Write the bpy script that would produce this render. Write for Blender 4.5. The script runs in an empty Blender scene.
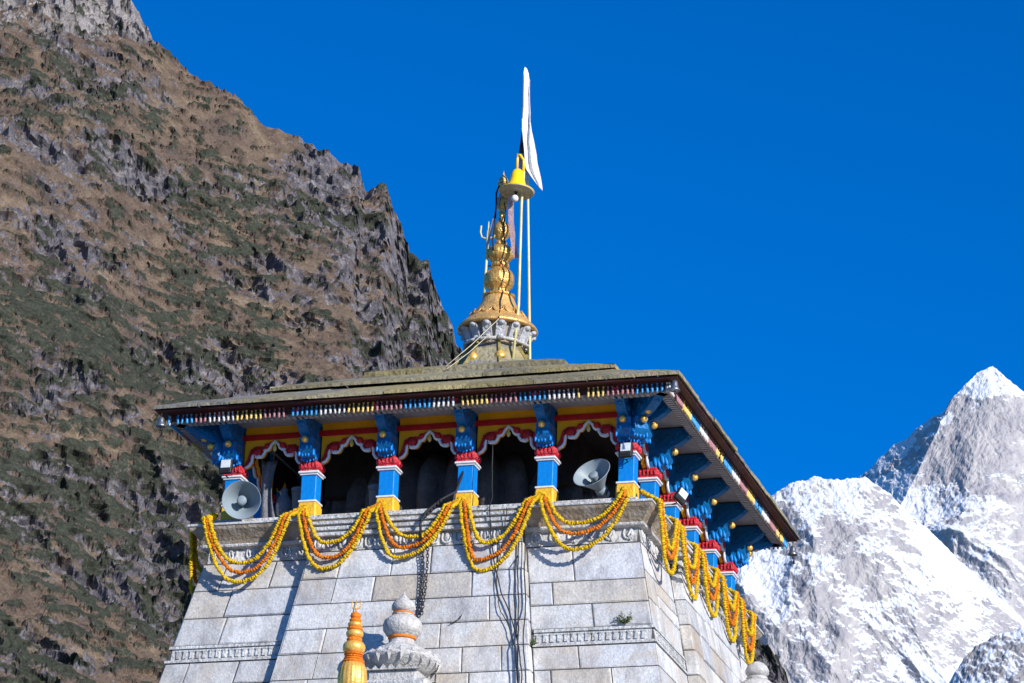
import bpy, math, random
import numpy as np
from mathutils import Vector, Matrix
random.seed(7)
S = bpy.context.scene
COL = S.collection
PI = math.pi

# ------------------------------------------------------------ camera
cam_d = bpy.data.cameras.new('camera'); cam = bpy.data.objects.new('camera', cam_d); COL.objects.link(cam)
CAM = Vector((18.198, -56.755, -18.618))
PIT, YAW, ROL = 0.3565, -0.3057, 0.0388
fwd = Vector((math.sin(YAW)*math.cos(PIT), math.cos(YAW)*math.cos(PIT), math.sin(PIT)))
rt = Vector((math.cos(YAW), -math.sin(YAW), 0)); up = rt.cross(fwd)
rt2 = rt*math.cos(ROL)+up*math.sin(ROL); up2 = up*math.cos(ROL)-rt*math.sin(ROL)
cam.matrix_world = Matrix((( rt2.x, up2.x, -fwd.x, CAM.x), (rt2.y, up2.y, -fwd.y, CAM.y), (rt2.z, up2.z, -fwd.z, CAM.z), (0,0,0,1)))
cam_d.lens = 3500/1024*36; cam_d.sensor_width = 36; cam_d.clip_end = 60000; cam_d.clip_start = 0.5
S.camera = cam

# ------------------------------------------------------------ light
SUN_DIR = Vector((0.765, -0.53, 0.375)).normalized()
w = bpy.data.worlds.new('World'); S.world = w; w.use_nodes = True
nt = w.node_tree; bg = nt.nodes['Background']
sky = nt.nodes.new('ShaderNodeTexSky'); sky.sky_type = 'NISHITA'; sky.sun_disc = False
sky.sun_elevation = math.asin(SUN_DIR.z); sky.sun_rotation = math.atan2(SUN_DIR.x, SUN_DIR.y)
sky.altitude = 3600; sky.air_density = 1.0; sky.dust_density = 0.05; sky.ozone_density = 3.0
hs = nt.nodes.new('ShaderNodeHueSaturation'); hs.inputs['Saturation'].default_value = 1.45; hs.inputs['Value'].default_value = 1.0
tint = nt.nodes.new('ShaderNodeMix'); tint.data_type = 'RGBA'; tint.blend_type = 'MULTIPLY'; tint.inputs[0].default_value = 1
tint.inputs[7].default_value = (0.5, .92, 1.17, 1)
nt.links.new(sky.outputs[0], hs.inputs['Color']); nt.links.new(hs.outputs[0], tint.inputs[6]); nt.links.new(tint.outputs[2], bg.inputs[0])
bg.inputs[1].default_value = 0.12
sl = bpy.data.lights.new('sun', 'SUN'); sl.energy = 4.6; sl.angle = math.radians(0.5); sl.color = (1.0, 0.955, 0.89)
so = bpy.data.objects.new('sun', sl); COL.objects.link(so)
so.rotation_euler = (-SUN_DIR).to_track_quat('-Z', 'Y').to_euler()
S.view_settings.view_transform = 'Standard'; S.view_settings.look = 'None'; S.view_settings.gamma = 1
S.view_settings.exposure = 0.42

# ------------------------------------------------------------ materials
MATS = {}
def nodes_of(m):
    m.use_nodes = True; nt = m.node_tree; return nt, nt.nodes['Principled BSDF']
def mat(name, col, rough=0.6, metal=0.0, var=0.25, scale=6.0, bump=0.1, bscale=25.0, attr=False, dirt=None, dscale=3.0, damt=0.5, spec=0.3, stain=None, sscale=1.5, samt=.6):
    """painted / worn surface: base colour varied by noise, optional dirt patches of a second colour, bump"""
    if name in MATS: return MATS[name]
    m = bpy.data.materials.new(name); nt, b = nodes_of(m); L = nt.links; N = nt.nodes
    tc = N.new('ShaderNodeTexCoord')
    ns = N.new('ShaderNodeTexNoise'); ns.inputs['Scale'].default_value = scale; ns.inputs['Detail'].default_value = 6; ns.inputs['Roughness'].default_value = .65
    L.new(tc.outputs['Object'], ns.inputs['Vector'])
    mp = N.new('ShaderNodeMapRange'); mp.inputs[1].default_value = .3; mp.inputs[2].default_value = .7; mp.inputs[3].default_value = 1-var; mp.inputs[4].default_value = 1+var*.6
    L.new(ns.outputs['Fac'], mp.inputs[0])
    mx = N.new('ShaderNodeMix'); mx.data_type = 'RGBA'; mx.blend_type = 'MULTIPLY'; mx.inputs[0].default_value = 1
    if attr:
        at = N.new('ShaderNodeAttribute'); at.attribute_name = 'tone'; L.new(at.outputs['Color'], mx.inputs[6])
    else: mx.inputs[6].default_value = (*col, 1)
    L.new(mp.outputs[0], mx.inputs[7]); out = mx.outputs[2]
    if dirt:
        n2 = N.new('ShaderNodeTexNoise'); n2.inputs['Scale'].default_value = dscale; n2.inputs['Detail'].default_value = 8; n2.inputs['Roughness'].default_value = .7
        md_ = N.new('ShaderNodeMapping'); md_.inputs['Scale'].default_value = (1,1,.4 if attr else 1); L.new(tc.outputs['Object'], md_.inputs[0]); L.new(md_.outputs[0], n2.inputs['Vector'])
        r = N.new('ShaderNodeMapRange'); r.inputs[1].default_value = .46; r.inputs[2].default_value = .68; r.inputs[4].default_value = damt
        L.new(n2.outputs['Fac'], r.inputs[0])
        m2 = N.new('ShaderNodeMix'); m2.data_type = 'RGBA'; m2.inputs[7].default_value = (*dirt, 1)
        L.new(r.outputs[0], m2.inputs[0]); L.new(out, m2.inputs[6]); out = m2.outputs[2]
    if stain:
        n4 = N.new('ShaderNodeTexNoise'); n4.inputs['Scale'].default_value = sscale; n4.inputs['Detail'].default_value = 9; n4.inputs['Roughness'].default_value = .72; n4.inputs['Distortion'].default_value = .8
        mpp = N.new('ShaderNodeMapping'); mpp.inputs['Location'].default_value = (7.3, 2.1, 4.4); L.new(tc.outputs['Object'], mpp.inputs[0]); L.new(mpp.outputs[0], n4.inputs['Vector'])
        r4 = N.new('ShaderNodeMapRange'); r4.inputs[1].default_value = .47; r4.inputs[2].default_value = .66; r4.inputs[4].default_value = samt
        L.new(n4.outputs['Fac'], r4.inputs[0])
        m4 = N.new('ShaderNodeMix'); m4.data_type = 'RGBA'; m4.inputs[7].default_value = (*stain, 1)
        L.new(r4.outputs[0], m4.inputs[0]); L.new(out, m4.inputs[6]); out = m4.outputs[2]
    L.new(out, b.inputs['Base Color'])
    b.inputs['Roughness'].default_value = rough; b.inputs['Metallic'].default_value = metal; b.inputs['Specular IOR Level'].default_value = spec
    if bump:
        n3 = N.new('ShaderNodeTexNoise'); n3.inputs['Scale'].default_value = bscale; n3.inputs['Detail'].default_value = 5
        L.new(tc.outputs['Object'], n3.inputs['Vector'])
        bm = N.new('ShaderNodeBump'); bm.inputs['Strength'].default_value = min(1, bump*4); bm.inputs['Distance'].default_value = bump*.1
        L.new(n3.outputs['Fac'], bm.inputs['Height']); L.new(bm.outputs[0], b.inputs['Normal'])
    MATS[name] = m; return m
stone = mat('dressed_stone', (.6,.6,.6), .88, var=.30, scale=22, bump=.16, bscale=32, attr=True, dirt=(.22,.215,.225), dscale=3.4, damt=.7, stain=(.46,.35,.23), sscale=.8, samt=.5)
carved = mat('carved_stone', (.56,.56,.55), .85, var=.3, scale=9, bump=.4, bscale=18, dirt=(.22,.2,.18), dscale=4, damt=.7)
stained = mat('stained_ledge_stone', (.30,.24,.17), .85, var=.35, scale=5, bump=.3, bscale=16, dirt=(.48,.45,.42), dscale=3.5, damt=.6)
mortar = mat('dark_mortar', (.09,.085,.08), .95, var=.3)
blue = mat('blue_paint', (.002,.205,.62), .45, var=.18, scale=8, bump=.12, bscale=20)
dblue = mat('shade_darkened_blue', (.002,.13,.36), .35, var=.3, scale=12, bump=.2, bscale=22)  # bracket blue darkened in its colour to stand for eave shade
lblue = mat('light_blue_paint', (.03,.26,.55), .4, var=.25, scale=14, bump=.15)
red = mat('red_paint', (.55,.012,.03), .45, var=.3, scale=18, bump=.35, bscale=40, dirt=(.7,.25,.25), dscale=16, damt=.5)
dred = mat('dark_red_paint', (.50,.014,.018), .5, var=.3, scale=10, bump=.1)
maroon = mat('maroon_fascia', (.065,.016,.012), .6, var=.4, scale=6, bump=.1)
white = mat('white_paint', (.74,.74,.76), .5, var=.15, scale=12, bump=.1)
yellow = mat('yellow_paint', (.80,.46,.035), .45, var=.2, scale=10, bump=.2, bscale=30)
ochre = mat('orange_yellow_paint', (.95,.43,.01), .5, var=.15, scale=6, bump=.1)
pink = mat('shade_muted_pink_paint', (.36,.17,.18), .5, var=.3, scale=12)  # pink dulled in colour to stand for shade under the eave
cream = mat('cream_yellow_paint', (.68,.48,.14), .5, var=.2, scale=12)
wood = mat('lichened_wood', (.3,.25,.12), .85, var=.4, scale=7, bump=.5, bscale=12, attr=True, dirt=(.34,.29,.13), dscale=5, damt=.5)
rail = mat('weathered_rail_wood', (.30,.25,.22), .8, var=.4, scale=22, bump=.4, bscale=40)
soffit = mat('whitewashed_soffit', (.34,.34,.36), .8, var=.25, scale=4, bump=.1)
darkw = mat('very_dark_wood', (.028,.022,.02), .9, var=.4, scale=4, bump=.3)  # near-black brown wood for ceiling, back boards and roof boarding
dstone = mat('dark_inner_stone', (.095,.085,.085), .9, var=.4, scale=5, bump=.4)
gold = mat('gilded_metal', (.80,.46,.13), .36, metal=.6, var=.3, scale=9, bump=.25, bscale=24, dirt=(.3,.16,.05), dscale=6, damt=.45)
brightgold = mat('bright_gold_paint', (.93,.53,.12), .32, metal=.45, var=.2, scale=14, bump=.15)
orange = mat('orange_band_paint', (.85,.22,.01), .45, var=.2, scale=20, bump=.3, bscale=50)
copper = mat('coppery_gilding', (.84,.50,.17), .45, metal=.5, var=.25, scale=6, bump=.25, bscale=16, dirt=(.35,.2,.1), dscale=5, damt=.5)
gstone = mat('rough_grey_stone', (.54,.525,.505), .9, var=.3, scale=14, bump=.25, bscale=26, dirt=(.22,.20,.18), dscale=4, damt=.6)
bellmat = mat('yellow_enamel', (.95,.62,.01), .3, var=.08, spec=.5)
bellin = mat('aged_brass_inner', (.50,.45,.34), .5, metal=.2, var=.2)
flagm = mat('white_cloth', (.76,.75,.76), .9, var=.12, scale=8, bump=.2, bscale=14)
printm = mat('dark_print_cloth', (.10,.05,.06), .9, var=.5, scale=12)
clothp = mat('faded_pink_cloth', (.50,.33,.33), .9, var=.2, scale=10, bump=.2)
dark = mat('black_rubber', (.02,.02,.022), .6, var=.3)
iron = mat('dark_iron', (.05,.05,.06), .5, metal=.6, var=.3)
steel = mat('dull_steel', (.28,.29,.31), .35, metal=.8, var=.2)
hornm = mat('grey_horn_enamel', (.23,.28,.31), .45, var=.12, scale=4)
lamp_glass = mat('lamp_glass', (.62,.66,.68), .15, var=.15, scale=14, spec=.6)
rope = mat('pale_rope', (.62,.55,.38), .8, var=.2)
polem = mat('yellow_pole_paint', (.66,.58,.27), .5, var=.25, scale=5)
leaf = mat('small_leaf_green', (.06,.09,.03), .7, var=.4)
bucketm = mat('grey_blue_plastic', (.12,.16,.22), .5, var=.15)
sack = mat('pale_sackcloth', (.17,.17,.19), .9, var=.3, scale=7, bump=.4)
mar_y = mat('yellow_marigold', (.95,.60,.008), .75, var=.4, scale=24, bump=.5, bscale=60)
mar_o = mat('orange_marigold', (.93,.25,.008), .75, var=.4, scale=24, bump=.5, bscale=60)

# ------------------------------------------------------------ mesh builder
class MB:
    def __init__(s): s.v=[]; s.f=[]; s.sm=[]; s.c=[]
    def add(s, vs, fs, smooth=False, col=None):
        n=len(s.v); s.v += [Vector(p) for p in vs]
        for f in fs: s.f.append([n+i for i in f]); s.sm.append(smooth); s.c.append(col)
        return s
    def box(s, x0,x1,y0,y1,z0,z1, M=None, col=None, taper=0, bev=0.0):
        if bev:
            b=bev; vs=[]; 
            # chamfered box: 3 rings style
            pts=[]
            for sx in (0,1):
                for sy in (0,1):
                    for sz in (0,1):
                        X=(x0,x1)[sx];Y=(y0,y1)[sy];Z=(z0,z1)[sz]
                        dx=b if sx==0 else -b;dy=b if sy==0 else -b;dz=b if sz==0 else -b
                        pts += [(X,Y+dy,Z+dz),(X+dx,Y,Z+dz),(X+dx,Y+dy,Z)]
            def ix(sx,sy,sz,k): return ((sx*2+sy)*2+sz)*3+k
            fs=[]
            for q in (0,1):
                a=[ix(q,0,0,0),ix(q,1,0,0),ix(q,1,1,0),ix(q,0,1,0)]; fs.append(a if q else a[::-1])
                a=[ix(0,q,0,1),ix(0,q,1,1),ix(1,q,1,1),ix(1,q,0,1)]; fs.append(a if q else a[::-1])
                a=[ix(0,0,q,2),ix(1,0,q,2),ix(1,1,q,2),ix(0,1,q,2)]; fs.append(a if q else a[::-1])
            for i in (0,1):
                for j in (0,1):
                    a=[ix(0,i,j,1),ix(1,i,j,1),ix(1,i,j,2),ix(0,i,j,2)]; fs.append(a if i==j else a[::-1])
                    a=[ix(i,0,j,0),ix(i,0,j,2),ix(i,1,j,2),ix(i,1,j,0)]; fs.append(a if i==j else a[::-1])
                    a=[ix(i,j,0,0),ix(i,j,1,0),ix(i,j,1,1),ix(i,j,0,1)]; fs.append(a if i==j else a[::-1])
            for sx in (0,1):
                for sy in (0,1):
                    for sz in (0,1):
                        a=[ix(sx,sy,sz,0),ix(sx,sy,sz,1),ix(sx,sy,sz,2)]; fs.append(a if (sx+sy+sz)%2 else a[::-1])
            vs=pts
        else:
            vs=[(x0,y0,z0),(x1,y0,z0),(x1,y1,z0),(x0,y1,z0),(x0,y0,z1),(x1,y0,z1),(x1,y1,z1),(x0,y1,z1)]
            fs=[(3,2,1,0),(4,5,6,7),(0,1,5,4),(1,2,6,5),(2,3,7,6),(3,0,4,7)]
        if M: vs=[M@Vector(p) for p in vs]
        return s.add(vs,fs,False,col)
    def lathe(s, prof, n=32, c=(0,0,0), M=None, ribs=0, amp=0.0, smooth=True, phase=0.0):
        vs=[];fs=[]
        for (r,z,*k) in prof:
            a_=k[0] if k else amp
            for i in range(n):
                a=2*PI*i/n+phase; rr=r*(1+a_*(abs(math.cos(ribs*a/2))-.6)) if ribs else r
                vs.append((rr*math.cos(a),rr*math.sin(a),z))
        m=len(prof)
        for j in range(m-1):
            for i in range(n): fs.append((j*n+i,j*n+(i+1)%n,(j+1)*n+(i+1)%n,(j+1)*n+i))
        fs.append(tuple(range(n))[::-1]); fs.append(tuple((m-1)*n+i for i in range(n)))
        T=Matrix.Translation(c)@(M if M else Matrix())
        return s.add([T@Vector(p) for p in vs],fs,smooth)
    def tube(s, pts, r, n=6, closed=False, smooth=True, r2=None):
        pts=[Vector(p) for p in pts]; m=len(pts); vs=[];fs=[]
        prev=None
        for i,p in enumerate(pts):
            if closed: t=pts[(i+1)%m]-pts[i-1]
            else: t=pts[min(i+1,m-1)]-pts[max(i-1,0)]
            t.normalize()
            if prev is None: 
                u=t.orthogonal().normalized()
            else: u=(prev-t*prev.dot(t)).normalized()
            prev=u; v=t.cross(u); rr=r if r2 is None else r+(r2-r)*i/(m-1)
            for k in range(n):
                a=2*PI*k/n; vs.append(p+u*math.cos(a)*rr+v*math.sin(a)*rr)
        for i in range(m if closed else m-1):
            j=(i+1)%m
            for k in range(n): fs.append((i*n+k,i*n+(k+1)%n,j*n+(k+1)%n,j*n+k))
        if not closed: fs.append(tuple(range(n))[::-1]); fs.append(tuple((m-1)*n+k for k in range(n)))
        return s.add(vs,fs,smooth)
    def prism(s, poly, y0, y1, M=None, smooth=False, col=None):
        """poly in (x,z), extruded in y"""
        n=len(poly); vs=[(x,y0,z) for x,z in poly]+[(x,y1,z) for x,z in poly]
        fs=[tuple(range(n)),tuple(range(2*n-1,n-1,-1))]+[(i,i+n,(i+1)%n+n,(i+1)%n) for i in range(n)]
        if M: vs=[M@Vector(p) for p in vs]
        return s.add(vs,fs,smooth,col)
    def blob(s, c, r, nu=8, nv=5, M=None, jit=0.0):
        vs=[];fs=[]; c=Vector(c)
        rx,ry,rz=(r,r,r) if not hasattr(r,'__len__') else r
        for j in range(1,nv):
            th=PI*j/nv
            for i in range(nu):
                a=2*PI*i/nu; k=1+random.uniform(-jit,jit)
                vs.append(Vector((rx*math.sin(th)*math.cos(a)*k,ry*math.sin(th)*math.sin(a)*k,rz*math.cos(th)*k)))
        vs += [Vector((0,0,rz)),Vector((0,0,-rz))]; t=len(vs)-2
        for j in range(nv-2):
            for i in range(nu): fs.append((j*nu+i,(j+1)*nu+i,(j+1)*nu+(i+1)%nu,j*nu+(i+1)%nu))
        for i in range(nu): fs.append((t,i,(i+1)%nu)); fs.append((t+1,(nv-2)*nu+(i+1)%nu,(nv-2)*nu+i))
        vs=[c+((M@p) if M else p) for p in vs]
        return s.add(vs,fs,True)
    def build(s, name, m, parent=None, origin=None):
        o_=Vector((0,0,0)); q=parent
        if parent is not None:
            while q is not None: o_ += q.location; q=q.parent
        org = Vector(origin) if origin is not None else Vector((0,0,0))
        me=bpy.data.meshes.new(name); sh=o_+org
        me.from_pydata([tuple(p-sh) for p in s.v],[],s.f); me.update()
        me.polygons.foreach_set('use_smooth',s.sm)
        if any(c is not None for c in s.c):
            ca=me.color_attributes.new('tone','FLOAT_COLOR','CORNER'); buf=[]
            for f,c in zip(s.f,s.c):
                c=c or (.5,.5,.5)
                for _ in f: buf += [c[0],c[1],c[2],1]
            ca.data.foreach_set('color',buf)
        me.materials.append(m); me.validate()
        o=bpy.data.objects.new(name,me); COL.objects.link(o); o.location=org
        if parent is not None: o.parent=parent
        return o
def tag(o,label=None,cat=None,group=None,kind=None):
    if label: o['label']=label
    if cat: o['category']=cat
    if group: o['group']=group
    if kind: o['kind']=kind
    return o
def thing(name,label,cat,loc,group=None):
    o=bpy.data.objects.new(name,None); COL.objects.link(o); o.location=loc; o.empty_display_size=.2
    return tag(o,label,cat,group)
def copy_tree(o,parent=None):
    c=o.copy(); COL.objects.link(c); c.parent=parent
    for ch in o.children: copy_tree(ch,c)
    return c
def RZ(a,loc=(0,0,0)): return Matrix.Translation(loc)@Matrix.Rotation(a,4,'Z')
SIDES=[(0.0,'front'),(PI/2,'right'),(PI,'back'),(-PI/2,'left')]      # rotation that carries the front face to each side
GZ=-20.22

#@@TERRAIN
# ------------------------------------------------------------ noise for terrain
def _hash(ix,iy,iz,seed):
    h=(ix.astype(np.int64)*374761393+iy.astype(np.int64)*668265263+iz.astype(np.int64)*2147483647+seed*1274126177)&0xffffffff
    h=((h^(h>>13))*1274126177)&0xffffffff; h=h^(h>>16); return h
def perlin(x,y,z,seed=0):
    xi=np.floor(x);yi=np.floor(y);zi=np.floor(z);xf=x-xi;yf=y-yi;zf=z-zi
    u=xf*xf*xf*(xf*(xf*6-15)+10);v=yf*yf*yf*(yf*(yf*6-15)+10);w_=zf*zf*zf*(zf*(zf*6-15)+10)
    def g(dx,dy,dz):
        h=_hash(xi+dx,yi+dy,zi+dz,seed)
        a=(h&1023)/1023.*2*PI; c=((h>>10)&1023)/1023.*2-1; sq=np.sqrt(1-c*c)
        return sq*np.cos(a)*(xf-dx)+sq*np.sin(a)*(yf-dy)+c*(zf-dz)
    def l(a,b,t): return a+(b-a)*t
    return l(l(l(g(0,0,0),g(1,0,0),u),l(g(0,1,0),g(1,1,0),u),v),l(l(g(0,0,1),g(1,0,1),u),l(g(0,1,1),g(1,1,1),u),v),w_)*1.5
def fbm(P,sc,o,seed=0,rid=False,gain=.5,lac=2.03):
    x,y,z=P[0]/sc,P[1]/sc,P[2]/sc; a=1.0;t=0;n=0;wt=1
    for i in range(o):
        q=perlin(x,y,z,seed+i*17)
        if rid: q=(1-np.abs(q)*2); q=q*q*wt; wt=np.clip(q*1.6,0,1)
        t=t+q*a;n+=a;a*=gain;x=x*lac;y=y*lac;z=z*lac
    return t/n
def terrain(name, crest, r0, r1, da, az0, az1, el_lo, rows, disp, material, label=None, spur=None):
    """a mountainside: grid over azimuth (about the valley) and height fraction, real distance growing with height,
    displaced by noise, closed by a short far slope behind its crest"""
    az=np.radians(np.arange(az0,az1,da)); ca=np.radians([c[0] for c in crest]); ce=np.radians([c[1] for c in crest])
    elc=np.interp(az,ca,ce)
    # vertical samples: coarse under el_lo, dense above, then the far side
    lo=np.linspace(0,1,14)[:-1]; hi=np.linspace(0,1,rows)
    A=np.repeat(az[None,:],len(lo)+rows+6,0)
    el=np.zeros_like(A); R=np.zeros_like(A)
    eb=np.radians(-.6); el0=np.minimum(np.radians(el_lo),elc-.01)
    for i,t in enumerate(lo): el[i]=eb+(el0-eb)*t
    for i,t in enumerate(hi): el[len(lo)+i]=el0+(elc-el0)*t
    k=len(lo)+rows
    frac=(el[:k]-eb)/(elc-eb)[None,:]
    es=elc
    if name.startswith('snow'):
        wn=int(1.3/da); kr=np.hanning(wn); kr/=kr.sum(); es=np.convolve(np.pad(elc,(wn//2,wn-1-wn//2),'edge'),kr,'valid')
    R[:k]=r0+(r1-r0)*np.clip((el[:k]-eb)/(es-eb)[None,:],0,1.1)**1.15
    if spur is not None: R[:k]*=spur(A[:k],frac)
    for j in range(6):
        el[k+j]=elc-(j+1)*.012*(1+j*.6); R[k+j]=R[k-1]*(1+.05*(j+1))
    X=CAM.x+R*np.sin(A); Y=CAM.y+R*np.cos(A); Z=CAM.z+R*np.tan(el)
    fr=np.ones_like(A); fr[:k]=frac
    d,dzz,att=disp((X,Y,Z),fr,A,el)
    X-=np.sin(A)*d; Y-=np.cos(A)*d; Z+=dzz
    if 'post' in att: att=att['post'](X,Y,Z,A,el,fr)
    nr,nc=A.shape; vs=np.stack([X,Y,Z],-1).reshape(-1,3)
    idx=np.arange(nr*nc).reshape(nr,nc)
    q=np.stack([idx[:-1,:-1],idx[:-1,1:],idx[1:,1:],idx[1:,:-1]],-1).reshape(-1,4)
    me=bpy.data.meshes.new(name); me.vertices.add(len(vs)); me.vertices.foreach_set('co',vs.ravel())
    me.loops.add(q.size); me.loops.foreach_set('vertex_index',q.ravel().astype(np.int32))
    me.polygons.add(len(q)); me.polygons.foreach_set('loop_start',np.arange(0,q.size,4,dtype=np.int32)); me.polygons.foreach_set('loop_total',np.full(len(q),4,dtype=np.int32))
    me.update(calc_edges=True); me.polygons.foreach_set('use_smooth',np.zeros(len(q),bool)); me.materials.append(material)
    for k_,v_ in att.items():
        at=me.attributes.new(k_,'FLOAT','POINT'); at.data.foreach_set('value',np.ascontiguousarray(v_.ravel(),dtype=np.float32))
    o=bpy.data.objects.new(name,me); COL.objects.link(o); o['kind']='structure'
    return o
def ramp(N,L,fac,stops):
    r=N.new('ShaderNodeValToRGB'); e=r.color_ramp.elements
    while len(e)<len(stops): e.new(.5)
    for q,(p,c) in zip(e,stops): q.position=p; q.color=(*c,1)
    L.new(fac,r.inputs[0]); return r.outputs[0]
def noise(N,L,vec,sc,det=6,ro=.6,dist=0):
    n=N.new('ShaderNodeTexNoise'); n.inputs['Scale'].default_value=sc; n.inputs['Detail'].default_value=det; n.inputs['Roughness'].default_value=ro; n.inputs['Distortion'].default_value=dist
    L.new(vec,n.inputs['Vector']); return n.outputs['Fac']
def math_(N,L,op,a,b,clamp=False):
    n=N.new('ShaderNodeMath'); n.operation=op; n.use_clamp=clamp
    for i,q in enumerate((a,b)):
        if isinstance(q,(int,float)): n.inputs[i].default_value=q
        else: L.new(q,n.inputs[i])
    return n.outputs[0]
def mrange(N,L,v,a,b,c=0,d=1):
    n=N.new('ShaderNodeMapRange'); L.new(v,n.inputs[0])
    for i,q in enumerate((a,b,c,d)): n.inputs[i+1].default_value=q
    return n.outputs[0]
def mixc(N,L,f,a,b,bt='MIX'):
    n=N.new('ShaderNodeMix'); n.data_type='RGBA'; n.blend_type=bt
    if isinstance(f,(int,float)): n.inputs[0].default_value=f
    else: L.new(f,n.inputs[0])
    for i,q in ((6,a),(7,b)):
        if isinstance(q,tuple): n.inputs[i].default_value=(*q,1)
        else: L.new(q,n.inputs[i])
    return n.outputs[2]
def attr_(N,n):
    a=N.new('ShaderNodeAttribute'); a.attribute_name=n; return a.outputs['Fac']
def hill_material():
    m=bpy.data.materials.new('grass_shrub_and_rock'); nt,b=nodes_of(m); N=nt.nodes; L=nt.links
    tc=N.new('ShaderNodeTexCoord').outputs['Object']; g=N.new('ShaderNodeNewGeometry')
    sp=N.new('ShaderNodeSeparateXYZ'); L.new(g.outputs['True Normal'],sp.inputs[0])
    grass=ramp(N,L,noise(N,L,tc,.07,8,.7),[(.3,(.080,.062,.055)),(.48,(.124,.089,.066)),(.62,(.175,.13,.09)),(.75,(.32,.25,.18))])
    rock=ramp(N,L,noise(N,L,tc,.35,8,.75,.6),[(.3,(.055,.052,.064)),(.5,(.13,.12,.135)),(.66,(.24,.225,.225)),(.8,(.38,.35,.32))])  # purplish cast in the rock tones stands for air haze
    rock=mixc(N,L,math_(N,L,'MULTIPLY',attr_(N,'pale'),.6),rock,(.33,.30,.28))
    rk=math_(N,L,'ADD',attr_(N,'rock'),math_(N,L,'MULTIPLY',math_(N,L,'SUBTRACT',noise(N,L,tc,.13,10,.8),.5),2.2))
    rk=math_(N,L,'ADD',rk,mrange(N,L,sp.outputs[2],.2,.6,.35,-.15))
    c=mixc(N,L,mrange(N,L,rk,.42,.62),grass,rock)
    sh=math_(N,L,'ADD',attr_(N,'shrub'),math_(N,L,'MULTIPLY',math_(N,L,'SUBTRACT',noise(N,L,tc,.28,9,.8),.5),2.4))
    sh=mrange(N,L,sh,.40,.60)
    shc=ramp(N,L,noise(N,L,tc,.9,6,.75),[(.3,(.022,.025,.021)),(.55,(.050,.054,.038)),(.75,(.105,.10,.07))])
    c=mixc(N,L,sh,c,shc)
    c=mixc(N,L,1.0,c,mrange(N,L,noise(N,L,tc,1.6,6,.8),.3,.7,.4,1.6),'MULTIPLY')
    c=mixc(N,L,1.0,c,mrange(N,L,noise(N,L,tc,.25,6,.7),.3,.7,.7,1.35),'MULTIPLY')
    L.new(c,b.inputs['Base Color']); b.inputs['Roughness'].default_value=.95; b.inputs['Specular IOR Level'].default_value=.1
    bm=N.new('ShaderNodeBump'); bm.inputs['Strength'].default_value=.6; bm.inputs['Distance'].default_value=1.1
    L.new(noise(N,L,tc,.9,8,.8),bm.inputs['Height']); L.new(bm.outputs[0],b.inputs['Normal'])
    return m
def snow_material(name,tone=1.0,soft=.16):
    m=bpy.data.materials.new(name); nt,b=nodes_of(m); N=nt.nodes; L=nt.links
    tc=N.new('ShaderNodeTexCoord').outputs['Object']
    mp=N.new('ShaderNodeMapping'); mp.inputs['Rotation'].default_value=(0,.35,.3); mp.inputs['Scale'].default_value=(1.0,.35,.30); L.new(tc,mp.inputs[0])
    c1=noise(N,L,mp.outputs[0],.035,9,.75,.5)
    rock=ramp(N,L,c1,[(.28,tuple(tone*q for q in (.18,.175,.205))),(.48,tuple(tone*q for q in (.31,.295,.305))),(.68,tuple(tone*q for q in (.43,.405,.385)))])  # distance haze put into the rock colour: lighter, lavender tinted
    s=math_(N,L,'ADD',attr_(N,'snow'),math_(N,L,'MULTIPLY',math_(N,L,'SUBTRACT',noise(N,L,tc,.06,8,.8),.5),1.3))
    c=mixc(N,L,mrange(N,L,s,.5-soft,.5+soft),rock,(.62,.64,.68))
    L.new(c,b.inputs['Base Color']); b.inputs['Roughness'].default_value=.9; b.inputs['Specular IOR Level'].default_value=.1
    bm=N.new('ShaderNodeBump'); bm.inputs['Strength'].default_value=.4; bm.inputs['Distance'].default_value=4
    L.new(noise(N,L,tc,.07,9,.8),bm.inputs['Height']); L.new(bm.outputs[0],b.inputs['Normal'])
    return m
L_CREST=[(-36,29.5),(-32,29),(-30,28),(-27.087,26.884),(-25.964,26.432),(-25.02,25.953),(-24.482,25.562),(-24.296,25.285),(-23.946,24.956),(-23.467,24.571),(-23.096,24.403),(-22.539,24.116),(-22.071,23.822),(-21.765,23.776),(-21.162,23.552),(-20.8,23.458),(-20.416,23.3),(-20.216,22.935),(-19.842,22.905),(-19.697,22.552),(-19.455,22.008),(-19.388,21.749),(-19.032,21.683),(-18.945,21.36),(-18.805,21.022),(-18.563,20.737),(-18.497,20.445),(-18.234,20.063),(-17.685,19.462),(-15.905,18.048),(-14.163,16.785),(-13.079,15.717),(-12.857,15.429),(-12.617,14.98),(-11.942,13.749),(-9,8),(-6,3)]
A_CREST=[(-18,14),(-13.485,16.961),(-12.472,17.627),(-11.622,18.204),(-11.316,18.434),(-10.854,18.89),(-10.683,18.939),(-10.254,19.296),(-9.98,19.425),(-9.927,19.587),(-9.703,19.79),(-9.461,20.02),(-9.169,20.15),(-8.949,19.97),(-8.645,19.738),(-8.04,19.406),(-6.542,18.733),(-3,16)]
B_CREST=[(-18,16),(-15.871,16.906),(-14.177,17.518),(-13.414,17.907),(-12.954,18.028),(-12.613,18.179),(-12.221,18.313),(-11.879,18.3),(-11.623,18.351),(-11.367,18.368),(-11.026,18.142),(-10.687,17.834),(-10.349,17.511),(-9.93,17.122),(-9.1,16.345),(-8.706,15.99),(-7.476,14.733),(-5,12)]
C_CREST=[(-13,11),(-11.5,13.2),(-10.781,14.085),(-10.031,14.894),(-9.778,15.298),(-9.526,15.62),(-9.107,15.83),(-8.707,15.925),(-7.438,16.335),(-5,16.5)]
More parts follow.
